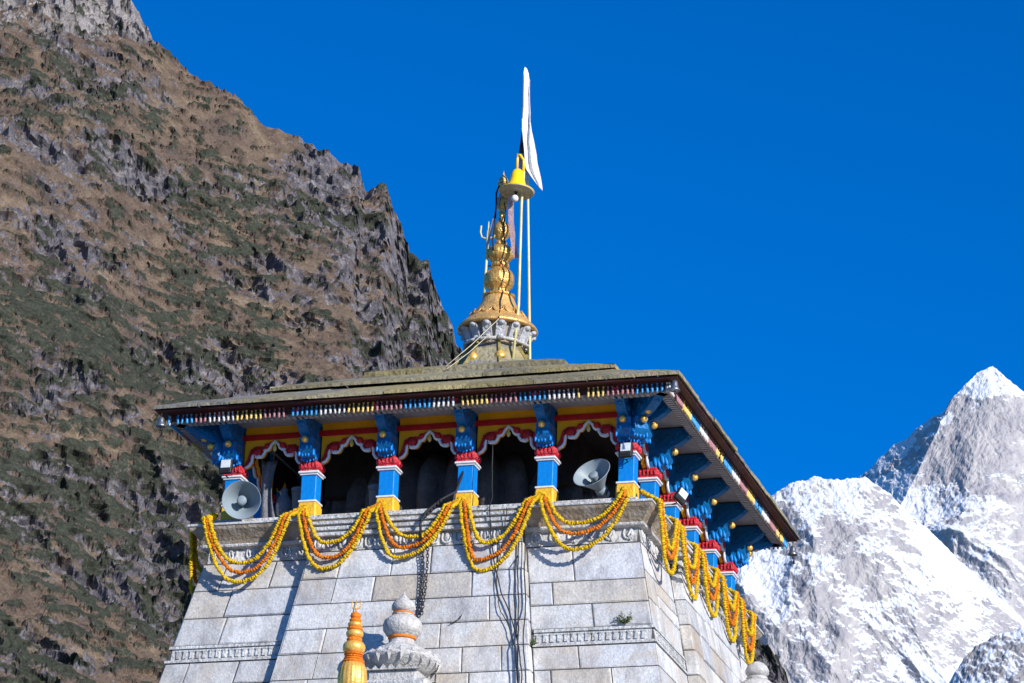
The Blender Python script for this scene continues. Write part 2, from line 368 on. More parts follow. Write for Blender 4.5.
def peak_band(A,el):
    a=np.degrees(A); e=np.degrees(el)
    return -sstep(a,-10.1,-9.6)*sstep(e,18.2,18.8)*sstep(e,19.95,19.5)*.4
def ridge_band(A,el):
    a=np.degrees(A); e=np.degrees(el)
    return sstep(a,-12.3,-13.0)*sstep(e,16.1,16.5)*sstep(e,17.5,17.0)*.7
def peak_face(A,el,R):
    # the summit's western face falls away from a sharp rib
    line=np.radians(-9.9+(np.degrees(el)-19.56)*.51); dx=line-A
    return -np.clip(dx,0,np.radians(1.6))*R*1.5+np.clip(.004-np.abs(dx),0,1)*R*.6
def sstep(x,a,b): t=np.clip((x-a)/(b-a),0,1); return t*t*(3-2*t)
def hill_disp(P,fr,A,el):
    X,Y,Z=P
    lat=X*math.cos(-.38)-Y*math.sin(-.38)         # across the slope
    warp=fbm(P,60,3,5)*18
    Q=(X+warp,Y,Z+warp*.6)
    big=fbm(Q,190,2,1,True)-.5
    rid=fbm((X+warp*.7,Y,Z*.8),34,6,2,True,.58)-.5
    fine=fbm(P,7,4,3,True,.62)-.5
    azd=np.degrees(A); eld=np.degrees(el)
    # bare rock: towards the eastern edge, along the summit, and in bands lower down
    edge=sstep(azd,-22.5,-19.3)*.55+sstep(eld,24.85,25.25)*sstep(azd,-23.8,-24.2)*.8+sstep(eld,19.5,16.5)*.18-sstep(eld,20,24)*sstep(azd,-21,-24)*.15
    rock=fbm((lat+warp,Y,Z*1.5),42,5,9)*1.25+.12+edge*.55
    rock=rock+fbm((lat,Y*.6,Z*2.2),15,4,77,gain=.6)*.55
    rockm=sstep(rock,.12,.5)
    pale=sstep(eld,24.85,25.2)*sstep(azd,-23.8,-24.2)+np.clip(fbm(P,30,3,78)*1.6-.5,0,1)
    shrub=fbm((lat,Y*.8,Z*2.3),7.5,5,31,gain=.62)*1.5+fbm((lat,Y*.5,Z*1.5),60,3,37)*.7+.20+sstep(eld,22,17)*.15-rockm*.12
    shm=sstep(shrub,.16,.42)
    fade=np.clip((1-fr)*9,.3,1)
    d=big*15*fade+rid*(4.5+5.2*rockm)*fade+fine*(1.5+1.9*rockm)+shm*1.2
    d=d+(fbm((lat*1.6,Y,Z*.5),16,4,12,True)-.5)*5*rockm
    return d, fine*1.6*rockm+rid*4*(1-fade)+shm*.5, {'pale':np.clip(pale,0,1),'rock':np.clip(rock,-.2,.75)*.9+.0,'shrub':np.clip(shrub*1.5,-.3,1)}
def snow_disp(seed,amp,cover=.55,bandf=None,macro=None):
    """relief of a snow face; cover = share of the face that holds snow, the rest is bare rock"""
    def post(X,Y,Z,A,el,fr):
        T1=[np.gradient(q,axis=1) for q in (X,Y,Z)]; T0=[np.gradient(q,axis=0) for q in (X,Y,Z)]
        nx=T1[1]*T0[2]-T1[2]*T0[1]; ny=T1[2]*T0[0]-T1[0]*T0[2]; nz=T1[0]*T0[1]-T1[1]*T0[0]
        nz=np.abs(nz)/np.sqrt(nx*nx+ny*ny+nz*nz+1e-9)
        w1=fbm((X,Y,Z),300,3,seed+2)*120
        v=nz*1.1+fbm((X+w1,Y*.6,Z*1.2+w1),600,8,seed+11,gain=.70)*1.3+(fbm((X*.8+Z*.75+w1,Y*.25,Z*.30),210,8,seed+19,gain=.72))*1.5
        v=v+fbm((X*.9-Z*.6,Y*.4,Z*.5),38,5,seed+23,gain=.75)*.8+sstep(fr,.965,1.0)*.34
        if bandf: v=v+bandf(A,el)
        vis=np.degrees(el)>14.6
        q=np.quantile(v[vis],1-cover); sd=v[vis].std()
        return {'snow':np.clip((v-q)/sd*1.1+.5,-.6,1.6)}
    def f(P,fr,A,el):
        X,Y,Z=P
        wp_=fbm(P,700,3,seed+2)*260
        big=fbm((X+wp_,Y*.5,Z*.5),1300,2,seed,True)-.5
        mid=fbm((X*1.2+wp_*.5+Z*.5,Y*.45,Z*.45),420,3,seed+3,True,.5)-.5
        gul=fbm((X+Z*.55+wp_*.3,Y*.22,Z*.26),150,7,seed+15,gain=.62)
        fin=fbm((X+Z*.3,Y*.6,Z*.7),34,4,seed+7,gain=.7)
        fade=np.clip((1-fr)*10,.15,1)
        d=(big*230*fade+mid*110*fade+gul*46*fade)*amp+fin*9
        mc=macro(A,el,np.hypot(X-CAM.x,Y-CAM.y)) if macro else d*0
        d=d+mc
        return d, gul*16*amp*(1-fade)+fin*7-mc*np.tan(el), {'post':post}
    return f
hillm=hill_material()
terrain('hillside',L_CREST,480,1000,.034,-34,-9.0,14.2,380,hill_disp,hillm)
terrain('snow_mountain',A_CREST,5200,9200,.018,-14.2,-5.0,14.2,360,snow_disp(33,.75,.50,peak_band,peak_face),snow_material('snow_on_grey_rock_face',1.15))
terrain('snow_ridge',B_CREST,4200,7000,.018,-16.2,-6.0,14.2,280,snow_disp(52,.75,.53,ridge_band),snow_material('snow_on_rocky_ridge',1.05))
terrain('snow_spur',C_CREST,3600,5200,.02,-12.5,-5.0,13.6,110,snow_disp(61,.45,.5),snow_material('snow_on_spur',.85))
gm=mat('valley_ground',(.15,.13,.105),.95,var=.4,scale=.05,bump=0)
g=MB(); g.add([(-30000,-30000,GZ),(30000,-30000,GZ),(30000,30000,GZ),(-30000,30000,GZ)],[(0,1,2,3)]).build('ground',gm)['kind']='structure'
pv=mat('stone_paving',(.36,.33,.29),.9,var=.3,scale=1.5)
p_=MB(); p_.add([(-30,-60,GZ+.02),(30,-60,GZ+.02),(30,20,GZ+.02),(-30,20,GZ+.02)],[(0,1,2,3)]).build('paving',pv)['kind']='structure'
#@@TERRAIN_END

# ------------------------------------------------------------ stone tower
ZC=-1.414; OB=.296; TP=.218
def half(z): return 3.5+OB+TP*(ZC-z)                 # half width of the corner panels at height z
def ctr(z): return 1.84+.15*(-1.3-z)                 # half width of the projecting middle bay
KP=.2
tower=thing('temple_tower','tapering pale stone block temple tower rising under the painted wooden pavilion','temple tower',(0,0,GZ))
core=MB()
def frustum(mb,h0,h1,z0,z1,col=None):
    mb.add([(-h0,-h0,z0),(h0,-h0,z0),(h0,h0,z0),(-h0,h0,z0),(-h1,-h1,z1),(h1,-h1,z1),(h1,h1,z1),(-h1,h1,z1)],[(3,2,1,0),(4,5,6,7),(0,1,5,4),(1,2,6,5),(2,3,7,6),(3,0,4,7)],False,col)
frustum(core,half(-7)-.03,half(ZC)-.03,-7,ZC+.08)
for a,_ in SIDES:
    M=RZ(a); h=lambda z:half(z)+KP-.03
    vs=[]
    for z in (-7,-1.28):
        c=ctr(z)-.03; vs += [(-c,-h(z),z),(c,-h(z),z),(c,-half(z)+.3,z),(-c,-half(z)+.3,z)]
    core.add([M@Vector(v) for v in vs],[(3,2,1,0),(4,5,6,7),(0,1,5,4),(1,2,6,5),(2,3,7,6),(3,0,4,7)])
core.build('core_masonry',mortar,tower)
low=MB(); TONE=(.5,.49,.47)
frustum(low,half(-7)+1.6,half(-7)+.25,GZ,-7.01,TONE)
low.build('lower_wall',stone,tower)
def tone():
    k=random.random()
    b=random.uniform(.50,.66)
    if k<.60: c=(b,b,b*.995)
    elif k<.78: c=(b*.94,b*.96,b*1.0)
    elif k<.93: b*=.92; c=(b*1.0,b*.94,b*.85)
    else: b*=.85; c=(b,b*.88,b*.74)
    return c
def block(mb,q,nrm,col):
    """q: four corners (bl,br,tr,tl) on the wall plane; a dressed block with arrises and slightly uneven face"""
    c=sum(q,Vector())/4; ux=(q[1]-q[0]).normalized(); uz=(q[3]-q[0]).normalized()
    j=.010; b=.015; h=random.uniform(-.010,.010)
    inn=[]; 
    sg=[(1,1),(-1,1),(-1,-1),(1,-1)]
    o=[p+ux*(s[0]*j)+uz*(s[1]*j)-nrm*.03 for p,s in zip(q,sg)]
    m_=[p+ux*(s[0]*j)+uz*(s[1]*j)-nrm*.008 for p,s in zip(q,sg)]
    # inner face as a small grid so that the surface is a little uneven
    W=(q[1]-q[0]).length; n=max(2,int(W/.14)); k=4
    fi=[p+ux*(s[0]*(j+b))+uz*(s[1]*(j+b))+nrm*h for p,s in zip(q,sg)]
    g=[]; t1=random.uniform(-.004,.004); t2=random.uniform(-.004,.004)
    for r in range(k+1):
        for s_ in range(n+1):
            u=s_/n; v=r/k
            p=(fi[0]*(1-u)+fi[1]*u)*(1-v)+(fi[3]*(1-u)+fi[2]*u)*v
            edge=(r in(0,k) or s_ in(0,n))
            p=p+nrm*(t1*(u-.5)*2+t2*(v-.5)*2+random.uniform(-.003,.003))
            if edge: p=p+(c-p).normalized()*random.uniform(0,.013)
            g.append(p)
    base=len(mb.v); vs=o+m_+g; G=8
    fs=[(0,1,5,4),(1,2,6,5),(2,3,7,6),(3,0,4,7)]
    for r in range(k):
        for s_ in range(n):
            a=G+r*(n+1)+s_; fs.append((a,a+1,a+n+2,a+n+1))
    bot=[G+i for i in range(n+1)]; top=[G+k*(n+1)+i for i in range(n+1)]
    lef=[G+r*(n+1) for r in range(k+1)]; rig=[G+r*(n+1)+n for r in range(k+1)]
    fs.append((4,5)+tuple(reversed(bot))); fs.append((7,6)[::-1]+tuple(top)); 
    fs.append((7,4)+tuple(lef)); fs.append((5,6)+tuple(reversed(rig)))
    mb.add(vs,fs,False,col)
def panel(mb,xl,xr,plane,courses,M,wr=(.8,1.6),nrm=Vector((0,-1,.2130)).normalized(),seed=0,half_off=True):
    random.seed(seed)
    for ci in range(len(courses)-1):
        zt,zb=courses[ci],courses[ci+1]
        if zb is None or zt is None: continue
        wt=xr(zt)-xl(zt); cuts=[0]; x=random.uniform(.35,1.0)*(.8 if ci%2 else 1.2)
        while x<wt-.35: cuts.append(x/wt); x+=random.uniform(*wr)
        cuts.append(1)
        for a,b in zip(cuts[:-1],cuts[1:]):
            P=lambda u,z: M@Vector((xl(z)+(xr(z)-xl(z))*u,plane(z),z))
            split=random.random()<.06 and zt-zb>.4
            rows=[(zt,zb)] if not split else [(zt,zt-(zt-zb)*.5),(zt-(zt-zb)*.5,zb)]
            for (q1,q2) in rows:
                block(mb,[P(a,q2),P(b,q2),P(b,q1),P(a,q1)],M.to_3x3()@nrm,tone())
pl0=lambda z:-half(z); pl1=lambda z:-half(z)-KP
CR=[-1.62,-2.28,-2.70,-3.13]; CR2=[-3.45,-3.86,-4.4,-5.0,-5.7,-6.4,-7.0]
CL=[-1.62,-2.12,-2.63,-3.13]; CM=[-1.56,-2.07,-2.53,-2.99,-3.44,-3.90,-4.4,-5.0,-5.7,-6.4,-7.0]
walls=MB()
for i,(a,nm) in enumerate(SIDES):
    M=RZ(a); e=.012
    for cs in (CR,CR2): panel(walls,lambda z:ctr(z)+.0,lambda z:half(z)-e,pl0,cs,M,seed=11+i)
    for cs in (CL,CR2): panel(walls,lambda z:-half(z)+e,lambda z:-ctr(z),pl0,cs,M,seed=31+i)
    panel(walls,lambda z:-ctr(z)+e,lambda z:ctr(z)-e,pl1,CM,M,(.55,1.25),seed=51+i)
    # returns of the middle bay (20 cm deep)
    for sg in (-1,1):
        random.seed(70+i)
        for zt,zb in zip(CM[:-1],CM[1:]):
            q=[M@Vector((sg*ctr(z),-half(z)-KP*k+ (.0 if k else .01),z)) for z,k in ((zb,1),(zb,0),(zt,0),(zt,1))]
            n=(M.to_3x3()@Vector((sg,0,.15))).normalized()
            if sg<0: q=[q[1],q[0],q[3],q[2]]
            block(walls,q,n,tone())
walls.build('wall_blocks',stone,tower)
# carved dentil bands on the corner panels
for a,_ in SIDES:
    M=RZ(a); mid_frz=MB()
    for sg in (-1,1):
        band=MB(); frz=MB()
        z0,z1=-3.44,-3.14
        x0,x1=ctr(z1)+.06,half(z1)-.02
        def Pt(x,z,o): return M@Vector((sg*x,-half(z)-o,z))
        def slab(xa,xb,za,zb,o0,o1,mb=None):
            mb=mb or band
            vs=[Pt(xa,za,o0),Pt(xb,za,o0),Pt(xb,zb,o0),Pt(xa,zb,o0),Pt(xa,za,o1),Pt(xb,za,o1),Pt(xb,zb,o1),Pt(xa,zb,o1)]
            fs=[(0,1,2,3),(7,6,5,4),(0,4,5,1),(1,5,6,2),(2,6,7,3),(3,7,4,0)]
            if sg>0: fs=[f[::-1] for f in fs]
            mb.add(vs,fs)
        slab(x0,half(z1)+.03,z1-.05,z1,-.05,.022); slab(x0,half(z0)+.01,z0,z0+.045,-.05,.018); slab(x0,x1,z0+.045,z1-.05,-.05,-.008)
        x=x0+.05; k=0
        while x<x1-.10:
            zl=z0+.075; zh=z1-.075
            c=Pt(x+.035,(zl+zh)/2,.0)
            slab(x,x+.058,zl,zh,-.008,.014); slab(x-.010,x+.068,zh-.03,zh,-.008,.020)
            x+=.118
        # frieze of scrolls below the ledge
        fz0,fz1=-1.61,-1.33
        slab(ctr(fz1)+.02,half(fz1)-.01,fz0,fz1,-.06,.0,frz)
        x=ctr(fz1)+.2
        while x<half(fz1)-.14:
            pts=[]
            for i in range(15):
                t=i/14; an=PI*.55+t*1.75*PI*sg; r=.105*(1-.35*t)
                pts.append(Pt(x+math.cos(an)*r*.85,-1.455+math.sin(an)*r*1.15,.012))
            frz.tube(pts,.021,6,r2=.03)
            frz.tube([Pt(x+.05,-1.40,.012),Pt(x+.0,-1.50,.03),Pt(x+.05,-1.585,.02)],.028,6,r2=.012)
            x+=.315
        band.build('dentil_band',carved,tower); frz.build('scroll_frieze',carved,tower)
    # tongues on the middle bay
    zf0,zf1=-1.555,-1.30
    q=[M@Vector((x,-half(z)-KP-o,z)) for o in (-.05,.002) for x,z in ((-ctr(zf0)+.02,zf0),(ctr(zf0)-.02,zf0),(ctr(zf1)-.02,zf1),(-ctr(zf1)+.02,zf1))]
    mid_frz.add(q,[(3,2,1,0),(4,5,6,7),(0,1,5,4),(1,2,6,5),(2,3,7,6),(3,0,4,7)])
    x=-ctr(zf1)+.14
    while x<ctr(zf1)-.1:
        f_=lambda xx,z,o: M@Vector((xx,-half(z)-KP-o,z))
        pts=[f_(x-.075,-1.33,.01),f_(x-.08,-1.42,.015),f_(x-.06,-1.50,.02),f_(x,-1.53,.028),f_(x+.06,-1.50,.02),f_(x+.08,-1.42,.015),f_(x+.075,-1.33,.01)]
        mid_frz.tube(pts,.02,6)
        mid_frz.blob(f_(x,-1.42,.006),(.05,.03,.085),8,6,M=M.to_3x3())
        x+=.225
    mid_frz.build('tongue_frieze',carved,tower)
# ledge: square slab, cove and fillets; middle bay with three stepped fillets
def ring(mb,prof,nx=None):
    """mitred square moulding from (overhang from 3.5, z) profile"""
    vs=[];m=len(prof)
    for (o,z) in prof:
        h=3.5+o; vs += [(-h,-h,z),(h,-h,z),(h,h,z),(-h,h,z)]
    fs=[]
    for j in range(m-1):
        for i in range(4): fs.append((j*4+i,j*4+(i+1)%4,(j+1)*4+(i+1)%4,(j+1)*4+i))
    fs.append((3,2,1,0)); fs.append(tuple((m-1)*4+i for i in range(4)))
    mb.add(vs,fs)
lg=MB(); ring(lg,[(.30,-1.02),(.565,-1.005),(.582,-.998),(.582,-.97),(.573,-.960),(.2,-.952)]); lg.build('ledge_slab',carved,tower)
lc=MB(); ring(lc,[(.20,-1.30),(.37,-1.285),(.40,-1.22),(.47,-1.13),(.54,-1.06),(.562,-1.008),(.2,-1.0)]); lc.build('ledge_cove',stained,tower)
lf=MB(); ring(lf,[(.27,-1.36),(.365,-1.345),(.39,-1.335),(.40,-1.31),(.39,-1.288),(.2,-1.286)]); lf.build('lower_fillet',carved,tower)
for a,_ in SIDES:
    M=RZ(a); md=MB()
    for (o,z0,z1,hw) in ((.56,-1.10,-1.045,1.93),(.52,-1.19,-1.125,1.90),(.50,-1.125,-1.10,1.88),(.545,-1.30,-1.235,1.91),(.47,-1.235,-1.19,1.88)):
        md.box(-hw,hw,-3.5-o-.035,-3.6,z0,z1,M,bev=.008)
    md.build('middle_mouldings',carved,tower)
kb=MB(); kb.box(-3.74,3.74,-3.74,3.74,-.955,-.80,bev=.02)
kb.build('pavilion_plinth',carved,tower)
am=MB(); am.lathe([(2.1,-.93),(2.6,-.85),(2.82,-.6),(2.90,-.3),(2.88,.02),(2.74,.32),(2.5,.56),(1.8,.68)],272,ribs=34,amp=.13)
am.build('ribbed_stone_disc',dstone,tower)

# ------------------------------------------------------------ wooden pavilion
pav=thing('wooden_pavilion','painted wooden pavilion with blue columns and plank roof on top of the stone tower','pavilion',(0,0,-.73))
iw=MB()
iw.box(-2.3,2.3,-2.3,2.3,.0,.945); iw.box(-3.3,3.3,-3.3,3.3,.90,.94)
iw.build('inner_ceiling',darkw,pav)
# --- arch panels, 5 per side
AR=[(-.54,.17),(-.45,.22),(-.41,.28),(-.405,.37),(-.38,.42),(-.35,.40),(-.32,.37),(-.27,.355),(-.22,.375),(-.185,.43),(-.165,.48),(-.135,.475),(-.10,.50),(-.07,.56),(-.045,.59),(0,.635)]
AO=[(-.54,.27),(-.50,.34),(-.475,.44),(-.45,.52),(-.38,.545),(-.27,.575),(-.2,.565),(-.15,.60),(-.08,.64),(0,.66)]
def mirror(c): return c+[(-x,z) for x,z in reversed(c[:-1])]
AR=mirror(AR); AO=mirror(AO); AO[9]=(0,.655)
def zi(c,x): return float(np.interp(x,[p[0] for p in c],[p[1] for p in c]))
def strip(mb,xs,lo,hi,y0,y1):
    n=len(xs); vs=[]
    for y in (y0,y1):
        vs += [(x,y,lo(x)) for x in xs]+[(x,y,hi(x)) for x in xs]
    fs=[]
    for i in range(n-1):
        fs += [(i,i+1,n+i+1,n+i),(2*n+i+1,2*n+i,3*n+i,3*n+i+1),(i+1,i,2*n+i,2*n+i+1),(n+i,n+i+1,3*n+i+1,3*n+i)]
    fs += [(0,n,3*n,2*n),(n-1,3*n-1,4*n-1,2*n-1)]
    mb.add(vs,fs)
xs=sorted(set([round(-.56+i*.02,3) for i in range(57)]+[p[0] for p in AR if abs(p[0])<.56]))
def at_side(a,x,y=-3.5): return M_(a)@Vector((x,y,0))
def M_(a): return Matrix.Rotation(a,4,'Z')
def child(name,mesh_obj,parent,loc,rot): pass
def make_arch():
    b=MB(); strip(b,xs,lambda x:zi(AR,x)+.015,lambda x:.935,.02,.09); o=b.build('arch_panel',ochre)
    r=MB(); strip(r,[x for x in xs if abs(x)<=.545],lambda x:zi(AR,x)+.012,lambda x:max(zi(AO,x),zi(AR,x)+.02),-.012,.03)
    for sg in (-1,1):
        for k,(x,z) in enumerate([(.33,.47),(.14,.56)]):      # fan shaped lobes of the valance
            r.lathe([(.105-.04*k,0),(.08-.03*k,.03),(.02,.045)],14,(sg*x,-.01,z),Matrix.Rotation(PI/2,4,'X'))
    ro=r.build('valance',dred,o)
    w_=MB()
    w_.tube([(x,-.018,z+.012) for x,z in AR],.027,6)
    for sg in (-1,1):
        w_.blob((sg*.285,-.022,.375),(.075,.03,.035),8,6); w_.blob((sg*.17,-.02,.485),(.04,.025,.03),8,6)
    w_.build('scalloped_trim',white,o)
    d=MB(); d.lathe([(.012,0),(.02,-.04),(.016,-.06),(.036,-.10),(.03,-.14),(.008,-.165)],10,(0,-.02,.62)); d.build('pendant_drop',cream,o)
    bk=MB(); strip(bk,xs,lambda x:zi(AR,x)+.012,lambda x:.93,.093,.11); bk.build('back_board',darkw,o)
    s_=MB(); s_.box(-.62,.62,-.006,.03,.69,.79,bev=.006); s_.build('red_stripe',dred,o)
    return o
arch=make_arch()
BAY=1.4
def put(o,parent,loc,rz,first):
    c=o if first else copy_tree(o)
    c.parent=parent; c.location=Vector(loc)-parent.location; c.rotation_euler=(0,0,rz); return c
first=True
for a,_ in SIDES:
    for k in range(5):
        p=M_(a)@Vector((-2.8+k*BAY,-3.5,0)); put(arch,pav,p,a,first); first=False
# --- columns
HS=.135
def lobes(mb,list_): 
    for c,r in list_: mb.blob(c,r,8,6)
def bracket_mb(scale=1.0,long_=1.0):
    """blue carved bracket springing from the capital out to the eave rail; outward is -y"""
    b=MB()
    prof=[(0,.19),(.16,.20),(.30,.27),(.36,.36),(.33,.46),(.37,.55),(.50,.60),(.62,.68),(.70,.76),(.80,.76),(.84,.82),(.84,.90),(0,.90)]
    up_=[(0,.56),(.37,.56),(.50,.61),(.62,.69),(.70,.765),(.80,.765),(.84,.82),(.84,.895),(0,.895)]
    lo_=[(0,.19),(.16,.20),(.30,.26),(.37,.36),(.35,.46),(.38,.555),(0,.555)]
    T=Matrix.Rotation(PI/2,4,'Z')      # profile x -> outward (-y)
    T=Matrix(((0,1,0,0),(-1,0,0,0),(0,0,1,0),(0,0,0,1)))
    up_=[(o*long_,z) for o,z in up_]; lo_=[(o*(1+.35*(long_-1)),z) for o,z in lo_]
    b.prism(lo_[::-1],-.125*scale,.125*scale,T); b.prism(up_[::-1],-.085*scale,.085*scale,T)
    return b
def carve_mb(long_=1.0):
    c=MB()
    k=1+.35*(long_-1)
    for i,x in enumerate((-.09,-.03,.03,.09)):            # drooping petals on the lower bulge
        for (o,z,r) in ((.17,.235,.04),(.29,.30,.045)):
            M=Matrix.Rotation(-.5 if z<.3 else -.1,3,'X')
            c.blob((x+random.uniform(-.01,.01),-o*k,z+random.uniform(-.012,.012)),(.026,.028,.075),7,6,M=M)
    for sg in (-1,1):
        for (o,z,r) in ((.12,.29,.07),(.25,.33,.07)):
            c.blob((sg*.125,-o*k,z),(.024,r*.5,r*1.25),7,6,M=Matrix.Rotation(-.25,3,'X'))
            c.blob((sg*.128,-(o+.065)*k,z-.03),(.022,r*.42,r*1.1),7,6,M=Matrix.Rotation(-.3,3,'X'))
    return c
def scroll_mb(long_=1.0):
    c=MB()
    for sg in (-1,1):
        for (o,z,r) in ((.14,.66,.09),(.36,.70,.075),(.55,.79,.06),(.72,.83,.05)):
            o*=long_
            pts=[(sg*.088,-o+math.cos(t)*r*(1-t/12),z+math.sin(t)*r*(1-t/12)) for t in np.linspace(0,5.2,14)]
            c.tube(pts,.016,5)
    c.blob((0,-.40*long_,.62),(.075,.06,.05),8,6); c.blob((0,-.62*long_,.72),(.07,.06,.045),8,6)
    return c
def boss_mb():
    c=MB(); c.blob((0,0,0),(.06,.06,.06),12,8)
    for i in range(8):
        t=2*PI*i/8; c.blob((math.cos(t)*.04,.012,math.sin(t)*.04),(.022,.018,.022),6,4)
    return c
def make_column(corner=False):
    s=MB(); s.box(-HS,HS,-HS,HS,-.50,.03,bev=.01); s.box(-.09,.09,-.09,.09,.15,.93)
    o=s.build('column',blue)
    b=MB(); b.box(-.165,.165,-.165,.165,-.80,-.56,bev=.025); b.box(-.15,.15,-.15,.15,-.58,-.53,bev=.01); b.build('base',yellow,o)
    t=MB(); t.box(-.165,.165,-.165,.165,-.535,-.50,bev=.008); t.build('base_trim',white,o); t=MB(); t.box(-.16,.16,-.16,.16,-.05,-.02,bev=.006); t.box(-.185,.185,-.185,.185,-.022,.018,bev=.01); t.build('white_moulding',white,o)
    c=MB()
    c.box(-.165,.165,-.165,.165,.016,.05,bev=.01); c.box(-.172,.172,-.172,.172,.048,.185,bev=.02); c.box(-.15,.15,-.15,.15,.18,.205,bev=.01)
    for f in range(4):
        Mf=Matrix.Rotation(f*PI/2,4,'Z')
        for i in range(5): c.blob(Mf@Vector((-.13+i*.065,-.170,.118+random.uniform(-.006,.006))),(.030,.014,.055),7,5,jit=.15)
    c.build('capital',red,o)
    dirs=[(0,1.0)]
    if corner: dirs=[(0,1.0),(PI/2,1.0),(PI/4,1.42)]
    br=MB(); cv=MB(); sc=MB()
    for (a,l) in dirs:
        M=Matrix.Rotation(a,4,'Z')
        for dst,src in ((br,bracket_mb(1,l)),(cv,carve_mb(l)),(sc,scroll_mb(l))):
            for f,sm in zip(src.f,src.sm): dst.f.append([i+len(dst.v) for i in f]); dst.sm.append(sm); dst.c.append(None)
            dst.v += [M@p for p in src.v]
        bo=boss_mb(); q=M@Vector((0,-.43*(1+.35*(l-1)),.50)); bo.v=[M@p+q for p in bo.v]; bo.build('boss',brightgold,o)
        tp=MB(); 
        tp.v=[]; tp.prism([(-.075,.90),(.075,.90),(0,.80)],-.645,-.60); tp.v=[M@(p+Vector((0,-.22*l-.04,-.01))) for p in tp.v]; tp.build('beam_tip',dred,o)
    if corner:
        M=Matrix.Rotation(PI/4,4,'Z'); bo=boss_mb(); q=M@Vector((0,-.62,.62)); bo.v=[M@p+q for p in bo.v]; bo.build('boss',brightgold,o)
    br.build('bracket',dblue,o); cv.build('petal_carving',lblue if False else blue,o); sc.build('scroll_carving',dblue,o)  # sunlit petals get the bright blue, bracket and scrolls the shade-darkened one
    return o
col0=make_column(); colc=make_column(True)
fa=fb=True
for a,_ in SIDES:
    for k in range(1,5):
        put(col0,pav,M_(a)@Vector((3.5-k*BAY,-3.5,0)),a,fa); fa=False
    put(colc,pav,M_(a)@Vector((3.5,-3.5,0)),a,fb); fb=False
# --- soffit, rail, pendants, fascia, roof
sf=MB(); 
for a,_ in SIDES:
    sf.add([M_(a)@Vector(v) for v in [(-3.3,-3.3,.93),(3.3,-3.3,.93),(4.2,-4.2,.93),(-4.2,-4.2,.93),(-3.3,-3.3,.95),(3.3,-3.3,.95),(4.2,-4.2,.95),(-4.2,-4.2,.95)]],[(0,1,2,3),(7,6,5,4),(0,4,5,1),(2,6,7,3),(1,5,6,2),(3,7,4,0)])
sf.build('soffit',soffit,pav)
rl=MB()
for a,_ in SIDES:
    def R4(o0,o1,z0,z1,mb,a=a):
        h0,h1=3.5+o0,3.5+o1
        mb.add([M_(a)@Vector(v) for v in [(-h0,-h0,z0),(h0,-h0,z0),(h1,-h1,z0),(-h1,-h1,z0),(-h0,-h0,z1),(h0,-h0,z1),(h1,-h1,z1),(-h1,-h1,z1)]],[(0,1,2,3),(7,6,5,4),(0,4,5,1),(2,6,7,3),(1,5,6,2),(3,7,4,0)])
    R4(.70,.875,.765,.80,rl); R4(.73,.85,.80,.952,rl)
rl.build('eave_rail',rail,pav)
for a,_ in SIDES:
    x=-4.1; rc=MB()
    while x<4.1:      # chip carving along the underside of the rail
        rc.box(x,x+.055,-4.35,-4.225,.752,.767,M_(a)); x+=.1
    rc.build('chip_carving',soffit,pav)
fs_=MB()
for a,_ in SIDES:
    def R5(o0,o1,z0,z1,a=a): R4.__defaults__; 
    h0,h1=3.5+.855,3.5+1.09
    fs_.add([M_(a)@Vector(v) for v in [(-h0,-h0,.925),(h0,-h0,.925),(h1,-h1,.925),(-h1,-h1,.925),(-h0,-h0,.957),(h0,-h0,.957),(h1,-h1,.957),(-h1,-h1,.957)]],[(0,1,2,3),(7,6,5,4),(0,4,5,1),(2,6,7,3),(1,5,6,2),(3,7,4,0)])
    h0,h1=3.5+.86,3.5+.885
    fs_.add([M_(a)@Vector(v) for v in [(-h0,-h0,.80),(h0,-h0,.80),(h1,-h1,.80),(-h1,-h1,.80),(-h0,-h0,.925),(h0,-h0,.925),(h1,-h1,.925),(-h1,-h1,.925)]],[(0,1,2,3),(7,6,5,4),(0,4,5,1),(2,6,7,3),(1,5,6,2),(3,7,4,0)])
fs_.build('fascia',maroon,pav)
# pendants hang in colour groups of six from the fascia
pm=MB()
pm.lathe([(.006,.10),(.018,.09),(.018,.075),(.008,.06),(.010,.04),(.022,.025),(.025,.0),(.017,-.03),(.023,-.045),(.015,-.07),(.005,-.08)],8)
pcol=[lblue,pink,mat('shade_muted_white_paint',(.58,.57,.55),.6,var=.3,scale=14),cream]  # fringe colours muted to imitate their shaded look
protos=[]
frame_f=MB()
def pend_at(a,k): 
    return M_(a)@Vector((-4.42+k*.0838,-4.42,.815))
NP=106
for ci,m_ in enumerate(pcol):
    pass
def group_col(k): return 0 if k<6 else 1 if k<9 else (2,3,1,0)[((k-9)//6)%4]
def group_side(k): return (2,1,3,0)[((k+3)//7)%4]
hold=[]
rest=[MB() for _ in range(4)]
pend_meshes={}
for ci in range(4):
    me=None
    o=pm.build('pendant',pcol[ci]); pend_meshes[ci]=o.data; bpy.data.objects.remove(o)
cnt=0
